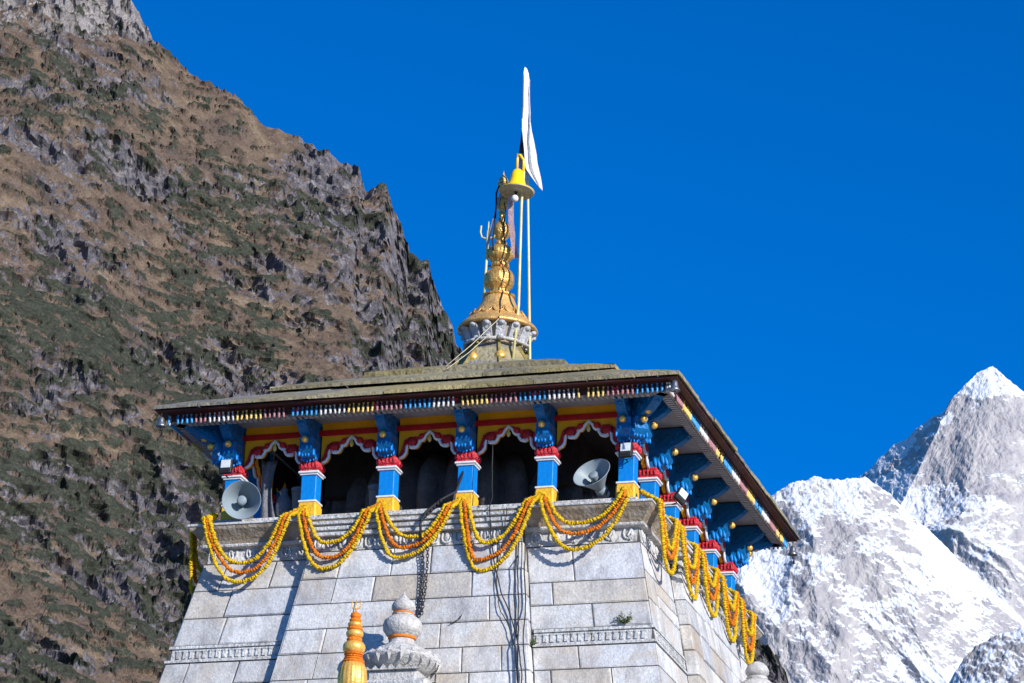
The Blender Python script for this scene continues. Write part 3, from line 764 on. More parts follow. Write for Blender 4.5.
for a,nm in (SIDES[0],SIDES[1]):
    rb=MB(); h=3.5+.90
    rb.add([M_(a)@Vector(v) for v in [(-h-.03,-h-.06,.905),(h+.03,-h-.06,.905),(h+.03,-h+.02,.905),(-h-.03,-h+.02,.905),(-h-.03,-h-.06,.924),(h+.03,-h-.06,.924),(h+.03,-h+.02,.924),(-h-.03,-h+.02,.924)]],[(3,2,1,0),(4,5,6,7),(0,1,5,4),(1,2,6,5),(2,3,7,6),(3,0,4,7)])
    par=rb.build('pendant_rail',maroon,pav)
    extra=[MB() for _ in range(4)]
    for k in range(NP):
        ci=(group_col if nm=='front' else group_side)(k); p=pend_at(a,k)
        if random.random()<.02: continue
        if k<3 or k>=103:
            for f,sm in zip(pm.f,pm.sm): extra[ci].f.append([i+len(extra[ci].v) for i in f]); extra[ci].sm.append(sm); extra[ci].c.append(None)
            extra[ci].v += [q+p for q in pm.v]
        else:
            o=bpy.data.objects.new('pendant',pend_meshes[ci]); COL.objects.link(o); o.parent=par; o.location=p-pav.location
            o.rotation_euler=(random.uniform(-.14,.14),random.uniform(-.14,.14),0); o.scale=(random.uniform(.85,1.15),)*2+(random.uniform(.88,1.1),); cnt+=1
    for e,m_ in zip(extra,pcol):
        if e.v: e.build('end_pendants',m_,par)['kind']='stuff'
for a,nm in (SIDES[2],SIDES[3]):
    for k in range(NP):
        p=pend_at(a,k); e=rest[group_col(k)]
        for f,sm in zip(pm.f,pm.sm): e.f.append([i+len(e.v) for i in f]); e.sm.append(sm); e.c.append(None)
        e.v += [q+p for q in pm.v]
for e,m_ in zip(rest,pcol): e.build('far_side_pendants',m_,pav)['kind']='stuff'
# roof
random.seed(5)
def wtone():
    b=random.uniform(.7,1.25); k=random.random()
    return (.27*b,.235*b,.15*b) if k<.6 else ((.23*b,.22*b,.20*b) if k<.85 else (.31*b,.255*b,.12*b))
def roof_layer(h0,z0,h1,z1,th,seg,lip=.0,rows=3):
    mb=MB()
    for a,_ in SIDES:
        for r in range(rows):
            t0,t1=r/rows,(r+1)/rows; ha,hb=h0+(h1-h0)*t0,h0+(h1-h0)*t1; za,zb=z0+(z1-z0)*t0,z0+(z1-z0)*t1
            n=max(2,int(seg*(ha/h0)+.5)); cuts=[0]+sorted((i+random.uniform(-.25,.25))/n for i in range(1,n))+[1]
            for u0,u1 in zip(cuts[:-1],cuts[1:]):
                dz=random.uniform(-.012,.012)+r*.004; dz2=dz+random.uniform(-.008,.008); do=random.uniform(-.02,.02) if r==0 else 0
                if u0==0 or u1==1: do*=.2; dz*=.3
                xa0,xa1=-ha+2*ha*u0+.004,-ha+2*ha*u1-.004; xb0,xb1=-hb+2*hb*u0+.004,-hb+2*hb*u1-.004
                n2=6; top0=[];top1=[];
                vs=[];
                for i in range(n2+1):
                    f=i/n2; j=random.uniform(-.007,.007); jo=random.uniform(-.007,.007) if r==0 else 0
                    xo=xa0+(xa1-xa0)*f; xi=xb0+(xb1-xb0)*f; d=dz+(dz2-dz)*f
                    vs += [(xo,-ha-do+jo,za-th),(xo,-ha-do+jo,za+d+j),(xi,-hb-.05,zb+d+.012),(xi,-hb-.05,zb-th)]
                fs=[]
                for i in range(n2):
                    b=i*4; fs += [(b,b+4,b+5,b+1),(b+1,b+5,b+6,b+2),(b+3,b+2,b+6,b+7),(b,b+3,b+7,b+4)]
                fs += [(0,1,2,3),(n2*4+3,n2*4+2,n2*4+1,n2*4)]
                mb.add([M_(a)@Vector(v) for v in vs],fs,False,wtone())
    return mb
roof_layer(4.635,1.022,2.9,1.735,.060,7).build('roof_planks',wood,pav)
roof_layer(3.12,1.79,1.6,2.41,.062,5).build('middle_roof_course',wood,pav)
roof_layer(1.85,2.42,.55,2.92,.085,3).build('upper_roof_course',wood,pav)
rb=MB(); rb.add([(-4.5,-4.5,.965),(4.5,-4.5,.965),(4.5,4.5,.965),(-4.5,4.5,.965),(0,0,2.7)],[(3,2,1,0),(0,1,4),(1,2,4),(2,3,4),(3,0,4)]); rb.build('roof_boarding',darkw,pav)
nk=MB()
prof=[(1.0,2.62),(.92,2.78),(.80,2.93),(.68,3.10),(.57,3.27),(.50,3.40)]
nk.lathe(prof,8,phase=PI/8,smooth=False)
nk.c=[wtone() for _ in nk.f]
nkp=nk.build('roof_neck',wood,pav)
bt=MB()
for i in range(8):
    t=PI/8+i*PI/4; bt.tube([(r*1.01*math.cos(t),r*1.01*math.sin(t),z+.012) for r,z in prof],.03,4,smooth=False)
bt.c=[(.38,.30,.09)]*len(bt.f); bt.build('neck_batten',wood,nkp)
nb=MB()
for i,t in enumerate((-1.95,-1.15)): nb.lathe([(.11,0),(.10,.05),(.06,.10),(.01,.13)],12,(.66*math.cos(t),.66*math.sin(t),3.03),Matrix.Rotation(.5,4,'X'))
nb.build('gilded_boss',brightgold,nkp)

# ------------------------------------------------------------ gilded spire
sp=thing('temple_spire','tall gilded spire of stacked bulbs on a flaring copper dome, crowning the pavilion roof','spire',(0,0,3.35))
un=MB(); un.lathe([(.50,3.36),(.50,3.42),(.50,3.50),(.60,3.72),(.60,3.76)],24); un.build('lotus_core',stained,sp)
lp=MB()
for i in range(15):
    t=2*PI*i/15+.1; c,s=math.cos(t),math.sin(t); M=Matrix.Rotation(t,4,'Z')
    k=random.uniform(.92,1.08)
    lp.prism([(.48,3.44),(.55,3.44),(.61,3.58),(.68,3.70),(.56,3.70)],-.085*k,.085*k,M)
    lp.blob((c*.655,s*.655,3.70),(.075,.075,.05),8,6); lp.blob((c*.56,s*.56,3.47),(.06,.06,.045),8,6)
lp.build('lotus_petals',mat('greyish_whitewash',(.46,.46,.48),.8,var=.35,scale=7,bump=.3),sp)
rg=MB(); random.seed(3)
for i in range(10):
    t0=2*PI*i/10; r=.60+random.uniform(-.02,.03)
    rg.tube([(r*math.cos(t0+k*.2),r*math.sin(t0+k*.2),3.415+random.uniform(-.01,.01)) for k in range(4)],.032,6)
rg.build('lotus_ring',gstone,sp)
dm=MB(); dm.lathe([(.60,3.74),(.715,3.735),(.74,3.76),(.72,3.80),(.66,3.86),(.59,3.93),(.52,3.98),(.50,4.03),(.455,4.08),(.41,4.14),(.37,4.20),(.325,4.28),(.295,4.36),(.27,4.41)],48)
for i in range(15):
    t=2*PI*i/15; M=Matrix.Rotation(t,4,'Z')
    pts=[(.475,-.095,4.09),(.515,-.085,4.02),(.545,-.05,3.975),(.56,0,3.96),(.545,.05,3.975),(.515,.085,4.02),(.475,.095,4.09)]
    dm.tube([M@Vector(p) for p in pts],.014,5)
dm.build('flared_dome',copper,sp)
b1=MB(); b1.lathe([(.26,4.40),(.30,4.42),(.30,4.45),(.19,4.47),(.165,4.53),(.17,4.57),(.24,4.62),(.275,4.72),(.27,4.82),(.265,4.84),(.235,4.90),(.17,4.97),(.13,5.0)],36,ribs=10,amp=.05); b1.build('lower_bulb',gold,sp)
b2=MB(); b2.lathe([(.12,4.99),(.17,5.02),(.16,5.07),(.12,5.10),(.17,5.14),(.235,5.22),(.245,5.30),(.21,5.38),(.12,5.43)],48,ribs=16,amp=.12); b2.build('fluted_bulb',gold,sp)
b3=MB(); b3.lathe([(.07,5.42),(.11,5.45),(.115,5.50),(.08,5.54),(.06,5.55),(.13,5.60),(.17,5.70),(.165,5.78),(.12,5.87),(.06,5.90)],32); b3.build('upper_bulb',gold,sp)
b4=MB(); b4.lathe([(.05,5.89),(.07,5.92),(.065,5.97),(.04,6.0),(.065,6.04),(.06,6.09),(.045,6.12),(.08,6.17),(.105,6.24),(.10,6.33),(.105,6.38),(.06,6.42),(.05,6.50),(.06,6.58),(.10,6.62),(.10,6.68)],24); b4.build('finial_knobs',gold,sp)
b5=MB(); b5.lathe([(.10,6.675),(.095,6.72),(.075,6.78),(.03,6.83),(.012,6.88),(.008,6.93)],20); b5.build('finial_tip',copper,sp)

# bell, poles, flag, trident, ribbons
bell=thing('temple_bell','bright yellow bell with a wide flat rim hung beside the tip of the gilded spire','bell',(.37,-.35,6.36))
TB=Matrix.Translation((.37,-.35,6.345))@Matrix.Rotation(-.10,4,'X')@Matrix.Translation((0,0,-6.345))
def tb(mb): mb.v=[TB@p for p in mb.v]; return mb
bb=MB(); bb.lathe([(.328,6.335),(.333,6.345),(.27,6.375),(.215,6.40),(.185,6.44),(.155,6.52),(.135,6.60),(.125,6.68),(.11,6.74),(.07,6.79),(.02,6.80)],32); tb(bb).build('bell_body',bellmat,bell)
bi=MB(); bi.lathe([(.325,6.331),(.30,6.325),(.22,6.331),(.215,6.326),(.12,6.330),(.0,6.330)],32); tb(bi).build('rim_underside',bellin,bell)
cl=MB(); cl.tube([(0,0,6.36),(0,-.02,6.27)],.016,6); cl.blob((0,-.02,6.32),(.03,.03,.04),8,6); tb(cl).build('clapper',dark,bell)
cb=MB(); cb.blob((.36,-.40,6.19),.068,14,10); cb.build('clapper_ball',white,bell)
hk=MB(); hk.tube([(.365,-.35,6.78),(.365,-.35,7.0),(.375,-.35,7.09),(.42,-.35,7.07),(.48,-.33,6.97),(.485,-.32,6.72)],.026,6); hk.build('bell_hanger',bellmat,bell)
def simple(name,label,cat,mb,m,origin,group=None):
    o=mb.build(name,m,origin=origin); return tag(o,label,cat,group)
p1=MB(); p1.tube([(.475,-.50,3.0),(.48,-.30,4.13),(.46,-.30,6.1),(.49,-.32,6.75)],.026,8)
simple('bell_pole','thinner-topped yellow pole nearest the spire, carrying the yellow bell on its hooked top','pole',p1,polem,(.475,-.50,3.0),'poles beside the spire')
p2=MB(); p2.tube([(.64,0,2.6),(.638,0,3.2),(.487,0,6.31),(.42,.02,7.6),(.375,.02,8.9)],.024,8)
simple('flag_pole','pale yellow flag mast, outer of the two poles beside the spire','pole',p2,polem,(.64,0,2.6),'poles beside the spire')
def fx(u,v): return .363+.0194*(u-525)+.00085*(v-68), 8.95-(v-68)*.0202
fl=MB(); rows=[(68,524.2,526.2),(73,522.6,528.3),(80,522,529.8),(92,521.6,529.6),(101,521.3,529.4),(112,520.8,529.8),(121,520.6,530.3),(132,521.2,531.6),(142,522.6,532),(154,523.5,534),(163,524,535.3),(171,525,536.8),(179,530,538.6),(187,535.5,540.2),(191,538,540.6)]
n=9; vs=[]
for ri,(v,a,b) in enumerate(rows):
    for i in range(n+1):
        t=i/n; u=a+1.3*(1-t)+(b-a)*t+ (random.uniform(-.6,.6) if i==n else 0); x,z=fx(u,v)
        vs.append((x,-.05+.05*math.sin(t*8+ri*.55+.8*math.sin(ri*.9))*min(1,ri/3)-.10*(1-t)+random.uniform(-.006,.006),z))
fs=[(r*(n+1)+i,r*(n+1)+i+1,(r+1)*(n+1)+i+1,(r+1)*(n+1)+i) for r in range(len(rows)-1) for i in range(n)]
fl.add(vs,fs,True)
flag=simple('flag','tall white cloth flag folded almost edge-on at the very top of the spire mast','flag',fl,flagm,(.375,0,8.9))
m_=flag.modifiers.new('s','SOLIDIFY'); m_.thickness=.008
f2=MB(); rows=[(116,520.6,524),(122,519,524.6),(130,518.2,524.8),(138,517.6,524.8),(146,516.9,525),(150,516.4,525.4)]
f3=[(150,516.8,525.4),(158,516,525.6),(166,517.5,525.4),(172,521,525.6)]
def sheet(rows,y):
    mb=MB(); vs=[]
    for ri,(v,a,b) in enumerate(rows):
        for i in range(5):
            x,z=fx(a+(b-a)*i/4,v); vs.append((x,y+.03*math.sin(i*1.7+ri),z))
    mb.add(vs,[(r*5+i,r*5+i+1,(r+1)*5+i+1,(r+1)*5+i) for r in range(len(rows)-1) for i in range(4)],True); return mb
q=sheet(rows,.06).build('printed_patch',printm,flag); q=sheet(f3,.06).build('flag_fold',mat('mauve_cloth',(.30,.26,.34),.9),flag)
tr=MB(); tr.tube([(-.245,-.12,4.42),(-.235,-.1,5.0),(-.222,-.1,5.72)],.026,6)
tr.build
tri=thing('trident','small gilded trident standing upright at the left of the spire','trident',(-.245,-.12,4.42))
tr.build('shaft',polem,tri)
tf=MB()
tf.tube([(-.36,-.1,5.83),(-.37,-.1,5.70),(-.34,-.1,5.60),(-.27,-.1,5.57),(-.19,-.1,5.57),(-.10,-.1,5.59),(-.065,-.1,5.68),(-.085,-.1,5.80)],.017,6)
tf.tube([(-.222,-.1,5.60),(-.22,-.1,5.78),(-.218,-.1,5.90)],.022,6,r2=.010); tf.build('prongs',polem,tri)
tc_=MB(); tc_.tube([(-.235,-.1,5.03),(-.08,-.04,5.03)],.014,6); tc_.build('clamp',iron,tri)
def ribbon(pts,w,dirv=(1,0,0)):
    mb=MB(); d=Vector(dirv)*w/2; vs=[]
    for p in pts: p=Vector(p); vs += [p-d,p+d,p+d+Vector((0,.006,0)),p-d+Vector((0,.006,0))]
    fs=[]
    for i in range(len(pts)-1):
        a=i*4; b=a+4
        for k in range(4): fs.append((a+k,a+(k+1)%4,b+(k+1)%4,b+k))
    fs += [(3,2,1,0),tuple(len(pts)*4-4+k for k in range(4))]
    mb.add(vs,fs,False); return mb
simple('cloth_strip','faded pink cloth strip hanging down below the yellow bell in front of the poles','cloth',ribbon([(.27,-.3,6.44),(.245,-.27,6.2),(.26,-.26,5.8),(.30,-.25,5.5),(.35,-.25,5.2),(.39,-.25,5.07)],.10),clothp,(.27,-.3,6.44))
simple('mauve_ribbon','narrow mauve ribbon stretched down the left side of the spire towards the trident','ribbon',ribbon([(.02,-.11,6.62),(-.03,-.13,6.3),(-.10,-.14,6.0),(-.165,-.14,5.7),(-.21,-.12,5.45)],.035),mat('mauve_cloth',(.3,.26,.34),.9),(.02,-.11,6.62))
ch=MB(); ch.tube([(-.05,-.06,6.64),(-.09,-.12,6.45),(-.08,-.12,6.2),(-.09,-.13,5.95),(-.06,-.20,5.7),(-.10,-.20,5.5),(-.05,-.27,5.25)],.018,5)
simple('spire_chain','thin dark chain looped down the upper left of the gilded spire','chain',ch,dark,(-.05,-.06,6.64))
cw=MB(); cw.tube([(.07,-.12,6.25),(.10,-.08,6.05),(.08,-.17,5.75),(.10,-.10,5.5),(.15,-.22,5.3),(.08,-.17,5.05),(.17,-.24,4.8),(.10,-.20,4.56),(.16,-.26,4.42),(.15,-.36,4.2),(.19,-.47,4.03),(.22,-.62,3.84),(.25,-.72,3.75)],.012,6)
simple('spire_cable','dark cable running down the front of the gilded bulbs and dome','cable',cw,dark,(.25,-.72,3.75))
for lab,a,b in (('upper of the two pale guy ropes from the spire base down to the left roof',(.25,-.72,3.72),(-.45,-1.62,2.50)),('lower of the two pale guy ropes from the spire base down to the left roof',(.10,-.70,3.46),(-.30,-1.9,2.37))):
    gw=MB(); gw.tube([a,[(i+j)/2-(.03 if k==2 else 0) for k,(i,j) in enumerate(zip(a,b))],b],.007,5)
    simple('guy_rope',lab,'rope',gw,rope,b,'guy ropes on the roof')

# ------------------------------------------------------------ hanging bells at the eave corners
def make_hbell():
    t=thing('eave_bell','','bell',(0,0,0),'small bells hanging at the eave corners')
    b=MB(); b.lathe([(.105,0),(.11,.012),(.085,.05),(.07,.10),(.062,.16),(.045,.19),(.012,.20)],16); b.build('bell_body',steel,t)
    h=MB(); h.tube([(0,0,.19),(0,0,.30)],.010,5); h.build('hook',iron,t); t.scale=(.85,.85,.9)
    c=MB(); c.tube([(0,0,.08),(.01,0,-.06)],.010,5); c.blob((.01,0,-.05),(.024,.024,.03),8,6); c.prism([(-.03,-.20),(.03,-.20),(.018,-.07),(.0,-.07)],-.004,.004,Matrix.Translation((.02,0,0))); c.build('clapper',dark,t)
    return t
hb=make_hbell()
for i,(x,y,z,lab) in enumerate(((-4.50,-4.56,.66,'small grey bell hanging from the far left front corner of the eaves'),(4.545,-4.56,.70,'small grey bell hanging from the front right corner of the eaves above the blue bracket'),(4.53,4.45,.62,'small grey bell hanging from the far right rear corner of the eaves against the snow'))):
    o=hb if i==0 else copy_tree(hb); o.location=(x,y,z); o['label']=lab

# ------------------------------------------------------------ loudspeakers
def horn(label,pos,axis,upv):
    t=thing('horn_loudspeaker',label,'loudspeaker',pos,'grey horn loudspeakers in the pavilion')
    z=Vector(axis).normalized(); x=Vector(upv).cross(z).normalized(); y=z.cross(x); R=Matrix((x,y,z)).transposed().to_4x4(); T=Matrix.Translation(pos)@R
    m=MB()
    prof=[(.345,.0),(.352,-.006),(.345,-.014),(.30,-.06),(.24,-.14),(.17,-.24),(.12,-.32),(.10,-.36)]
    m.lathe(prof,40); 
    m.f=[f for f in m.f if len(f)<10]; m.sm=[True]*len(m.f); m.c=[None]*len(m.f)
    k=len(m.v); inner=[(.345,.0),(.335,-.008),(.285,-.07),(.225,-.15),(.155,-.25),(.10,-.33),(.0,-.335)]
    m2=MB(); m2.lathe(inner,40); m2.f=[f[::-1] for f in m2.f if len(f)<10]; m.add(m2.v,m2.f,True)
    m.v=[T@(p*.95) for p in m.v]; m.build('horn',hornm,t)
    r=MB(); r.lathe([(.065,-.33),(.07,-.10),(.085,-.07),(.085,-.055),(.05,-.04),(.0,-.04)],20,M=None); r.v=[T@p for p in r.v]; r.build('inner_horn',hornm,t)
    d=MB(); d.lathe([(.05,-.55),(.10,-.54),(.105,-.37),(.09,-.35)],20); d.v=[T@p for p in d.v]; d.build('driver',hornm,t)
    b=MB(); b.tube([T@Vector(p) for p in ((-.12,0,-.42),(-.12,-.18,-.42),(.12,-.18,-.42),(.12,0,-.42))],.014,6); b.tube([T@Vector((0,-.18,-.42)),Vector(pos)+Vector((.05,.5,-.30))],.018,6); b.build('mounting_bracket',iron,t)
    return t
tocam=(CAM-Vector((-3,-4,-.6))).normalized(); rightv=rt; upc=up
horn('round grey horn loudspeaker at the left end of the ledge beside the leftmost column',(-3.10,-4.15,-.60),tocam+Vector((-.10,0,.16)),(0,0,1))
horn('tilted grey horn loudspeaker inside the rightmost front arch, mouth turned up to the left',(2.93,-3.72,-.33),tocam*.48-rightv*.45+upc*.66,(0,0,1))

# ------------------------------------------------------------ floodlights
def flood(label,pos,rz,tilt,roll=0):
    t=thing('floodlight',label,'floodlight',pos,'small floodlights on the pavilion')
    T=Matrix.Translation(pos)@Matrix.Rotation(rz,4,'Z')@Matrix.Rotation(roll,4,'Y')@Matrix.Rotation(tilt,4,'X')
    h=MB(); h.box(-.105,.105,-.035,.04,-.15,.11,T,bev=.012); h.box(-.07,.07,.04,.06,-.1,.08,T); h.box(-.06,.06,-.045,-.034,-.115,-.085,T); h.build('housing',dark,t)
    g=MB(); g.box(-.086,.086,-.043,-.034,-.055,.095,T,bev=.004); g.build('lamp_glass',lamp_glass,t)
    b=MB(); b.tube([T@Vector(p) for p in ((-.12,0,-.03),(-.12,.02,-.18),(.12,.02,-.18),(.12,0,-.03))],.008,5); b.tube([T@Vector((0,.02,-.18)),T@Vector((0,.16,-.16))],.012,5); b.build('stirrup',dark,t)
    return t
flood('floodlight above the horn loudspeaker on the leftmost blue column',(-3.52,-3.90,.12),.0,-.12)
flood('floodlight on the blue corner column right of the rightmost front arch',(3.53,-3.78,.02),.0,-.12)
flood('floodlight tilted sideways between the blue columns of the right side',(4.05,-2.05,-.26),.9,-.1,.55)

# ------------------------------------------------------------ garlands
def strand(path,m,parent,name,step=.040,r=.037):
    # resample
    P=[Vector(p) for p in path]; out=[]; 
    L=[0]
    for a,b in zip(P[:-1],P[1:]): L.append(L[-1]+(b-a).length)
    n=int(L[-1]/step); mb=MB(); j=0; wob=Vector((random.uniform(-1,1),random.uniform(-.5,.5),random.uniform(-1,1))); ph=random.uniform(0,6)
    for i in range(n+1):
        s=L[-1]*i/n
        while j<len(L)-2 and L[j+1]<s: j+=1
        t=(s-L[j])/max(1e-6,L[j+1]-L[j]); p=P[j].lerp(P[j+1],t)+wob*math.sin(s*5.3+ph)*.012; d=(P[j+1]-P[j]).normalized()
        R=d.to_track_quat('Z','Y').to_matrix()@Matrix.Rotation(random.uniform(0,6),3,'Z')@Matrix.Rotation(random.uniform(-.35,.35),3,'X')
        k=random.uniform(.84,1.14)
        mb.blob(p+Vector([random.uniform(-.006,.006) for _ in range(3)]),(r*k,r*k,step*.66),8,5,M=R,jit=.34)
    return mb.build(name,m,parent)
def swag(a,x0,x1,lows,label,first=False,last=False,group=None,ax0=None,ax1=None):
    """a: side rotation; x along the side; lows: three low points (x,z), inner yellow, orange, outer yellow"""
    M=M_(a); ye=-4.145
    c0=ax0 if ax0 is not None else x0-.08; c1=ax1 if ax1 is not None else x1+.08
    t=thing('marigold_garland',label,'garland',M@Vector(((x0+x1)/2,-4.1,-.93)),group)
    for k,((xm,zm),m,nm) in enumerate(zip(lows,(mar_y,mar_o,mar_y),('yellow_strand','orange_strand','yellow_strand'))):
        off=(k-1)*.045; ze=-.925
        xa,xb=x0+(.16-.075*k if not first else .10-.05*k),x1-(.16-.075*k)
        pts=[]
        pts.append((c0+off*.6,-3.76 if not first else -3.98,-.68 if not first else -.86)); pts.append((c0*.45+xa*.55,-3.93 if not first else -4.05,-.80 if not first else -.88)); 
        N=26
        for i in range(N+1):
            u=i/N; x=xa+(xb-xa)*u
            e=xa if x<xm else xb; q=abs((x-xm)/(e-xm)) if abs(e-xm)>1e-4 else 0
            z=zm+(ze-zm)*(.55*q**2+.45*q**3.2)
            pts.append((x,ye-.02*(1-q)-.045*(k==0)*0,z))
        pts.append((c1*.45+xb*.55,-3.93,-.80)); pts.append((c1-off*.6,-3.76,-.66))
        strand([M@Vector(p) for p in pts],m,t,nm)
    return t
random.seed(12)
GF='garlands draped along the front ledge'; GR='garlands draped along the right ledge'
swag(0,-3.76,-2.20,[(-3.02,-1.73),(-2.99,-1.89),(-3.035,-2.063)],'marigold garland swag hanging below the left loudspeaker, first on the front ledge',first=True,group=GF,ax0=-3.70,ax1=-2.1)
swag(0,-2.06,-.76,[(-1.48,-1.455),(-1.467,-1.72),(-1.56,-1.894)],'marigold garland swag under the second front arch from the left',group=GF,ax0=-2.1,ax1=-.7)
swag(0,-.68,.68,[(0,-1.437),(-.152,-1.603),(-.249,-1.771)],'shallow marigold garland swag under the middle front arch, behind the hanging chain',group=GF,ax0=-.7,ax1=.7)
swag(0,.80,2.07,[(1.26,-1.60),(1.149,-1.90),(1.20,-2.072)],'deep marigold garland swag under the fourth front arch, crossed by black cables',group=GF,ax0=.7,ax1=2.1)
swag(0,2.19,3.70,[(2.80,-1.36),(2.798,-1.53),(2.806,-1.796)],'marigold garland swag under the rightmost front arch beside the corner',group=GF,ax0=2.1,ax1=3.5)
RS=PI/2
swag(RS,-3.84,-2.56,[(-3.19,-1.55),(-3.18,-1.70),(-3.157,-1.967)],'marigold garland swag nearest the corner on the right side of the tower',group=GR,ax0=-3.6,ax1=-2.2,first=False)
swag(RS,-2.38,-1.16,[(-1.72,-1.45),(-1.60,-1.68),(-1.456,-1.92)],'second marigold garland swag from the corner on the right side',group=GR,ax0=-2.15,ax1=-.8)
swag(RS,-.92,.30,[(-.25,-1.33),(-.2,-1.56),(-.104,-1.834)],'third marigold garland swag from the corner on the right side',group=GR,ax0=-.75,ax1=.65)
swag(RS,.56,1.74,[(1.20,-1.33),(1.25,-1.6),(1.314,-1.887)],'fourth marigold garland swag from the corner on the right side',group=GR,ax0=.68,ax1=2.05)
swag(RS,2.0,3.08,[(2.60,-1.42),(2.62,-1.69),(2.636,-1.967)],'farthest marigold garland swag at the rear end of the right side',group=GR,ax0=2.08,ax1=3.45)
swag(-RS,2.3,3.75,[(3.2,-1.5),(3.3,-1.75),(3.4,-2.0)],'shaded marigold garland on the left side of the tower, seen edge-on at the corner',ax0=2.2,ax1=3.6)
kn=MB()
for (x,y,z) in ((-3.74,-4.0,-.84),(-3.66,-3.98,-.80),(-3.79,-4.06,-.88),(-3.70,-4.06,-.86)): kn.blob((x,y,z),(.07,.06,.06),8,6,jit=.2)
tag(kn.build('marigold_knot',mar_y,origin=(-3.72,-4.02,-.9)),'yellow marigold knot tied on the left corner of the ledge','garland')

# ------------------------------------------------------------ chain, cables, plants on the wall
def wp(x,z,o=.03): 
    k=KP if abs(x)<ctr(z) else 0
    return Vector((x,-half(z)-k-o,z))
chn=MB(); 
pts=[wp(.18,-1.5,.12),wp(.20,-1.9,.06),wp(.22,-2.4,.05),wp(.245,-2.85,.05)]
def chain_links(mb,pts,r=.032,w=.0085,step=.058):
    L=[0]; P=[Vector(p) for p in pts]
    for a,b in zip(P[:-1],P[1:]): L.append(L[-1]+(b-a).length)
    n=int(L[-1]/step); j=0
    for i in range(n+1):
        s=L[-1]*i/n
        while j<len(L)-2 and L[j+1]<s: j+=1
        t=(s-L[j])/(L[j+1]-L[j]); p=P[j].lerp(P[j+1],t); d=(P[j+1]-P[j]).normalized()
        u=Vector((1,0,0)) if i%2 else Vector((0,1,0)); u=(u-d*u.dot(d)).normalized()
        mb.tube([p+d*math.cos(q)*r*1.25+u*math.sin(q)*r*.7 for q in np.linspace(0,2*PI,9)[:-1]],w,4,closed=True)
chain_links(chn,pts); chain_links(chn,[p+Vector((.085,-.01,.02)) for p in pts[:-1]]+[pts[-1]+Vector((.05,0,.04))])
simple('hanging_chain','black iron chain hanging doubled down the pale stone wall above the stone urn finial','chain',chn,iron,pts[-1])
rod=MB(); rod.tube([(.66,-3.62,-.15),(.60,-3.78,-.55),(.42,-4.02,-.76),(.22,-4.17,-1.00),(.14,-4.20,-1.22),(.16,-4.19,-1.52)],.022,6)
for i in range(7): rod.blob((.42-.045*i,-4.04-.025*i,-.78-.062*i),(.034,.03,.04),6,5,jit=.3)
simple('dark_rope','dark knotted rope running from the middle arch over the ledge to the chain','rope',rod,dark,(.16,-4.19,-1.52))
random.seed(4)
def cable(pts,r,label,nm='wall_cable'):
    mb=MB(); P=[Vector(p) for p in pts]; out=[]
    for a,b in zip(P[:-1],P[1:]):
        for i in range(5): out.append(a.lerp(b,i/5)+Vector((random.uniform(-.008,.008),0,0)))
    out.append(P[-1]); mb.tube(out,r,5); simple(nm,label,'cable',mb,dark,P[-1],'black cables on the front wall')
def path(xs,zs,o=.04): return [wp(x,z,o) for x,z in zip(xs,zs)]
up0=[Vector((1.98,-3.95,-.78)),Vector((1.97,-4.13,-.95)),Vector((1.95,-4.16,-1.2))]
cable(up0+path((1.93,1.99,2.07,2.15,2.33,2.52),(-1.5,-2.2,-2.8,-3.4,-4.6,-6.0),.26),.011,'black cable hanging straight down nearest the corner of the middle bay')
cable([p-Vector((.10,0,0)) for p in up0]+path((1.82,1.87,1.95,2.00,2.12,2.2),(-1.5,-2.2,-2.8,-3.4,-4.6,-6.0),.05),.012,'black cable close to the wall, just left of the corner cables')
cable([p-Vector((.05,0,0)) for p in up0]+path((1.87,1.80,1.86,2.02,2.12,2.2),(-1.5,-2.0,-2.6,-3.5,-4.6,-6.0),.08),.009,'thin slack black cable bowing left between the straight corner cables')
cable([Vector((1.25,-3.9,.2)),Vector((1.29,-3.95,-.75)),Vector((1.32,-4.14,-.98))]+path((1.34,1.45,1.62,1.85,2.02,2.12,2.25),(-1.5,-2.0,-2.5,-3.0,-3.5,-4.0,-6.0),.05),.011,'long black cable crossing down from the fourth arch towards the corner')
cable([Vector((1.62,-4.14,-1.0))]+path((1.55,1.50,1.62,1.80,1.95,2.08),(-1.6,-2.2,-2.8,-3.1,-3.5,-4.2),.05),.008,'thin looping black cable left of the corner on the middle bay')
cable(path((.80,.88,.95,.98),(-3.02,-2.99,-2.93,-2.87),.03),.009,'small bent metal hook on the wall right of the chain')  # a metal hook, drawn with the cable function
def plant(label,p,n,sc):
    mb=MB(); st=MB(); t=thing('wall_plant',label,'plant',p,'small weeds rooted in the wall joints')
    p=Vector(p)
    for i in range(n):
        d=Vector((random.uniform(-1,1),random.uniform(-1,-.1),random.uniform(.1,1.4))).normalized(); L=random.uniform(.5,1)*sc
        st.tube([p,p+d*L],.004,4)
        for k in range(6):
            c=p+d*L*(.3+.7*k/6)+Vector([random.uniform(-.03,.03)*sc*4 for _ in range(3)]); u=Vector([random.uniform(-1,1) for _ in range(3)]).normalized(); v=u.orthogonal().normalized(); s=.026
            mb.add([c-u*s,c+v*s*.5,c+u*s,c-v*s*.5],[(0,1,2,3)])
    mb.build('foliage',leaf,t); st.build('stems',leaf,t)
plant('small green weed growing above the dentil band on the right corner panel',wp(3.72,-3.09,.02),16,.20)
plant('tiny weed at the left edge of the right dentil band beside the cables',wp(2.18,-3.42,.04),10,.14)
plant('wispy weed low on the right hand side wall',Vector((half(-3.7)+.02,1.3,-3.7)),12,.16)

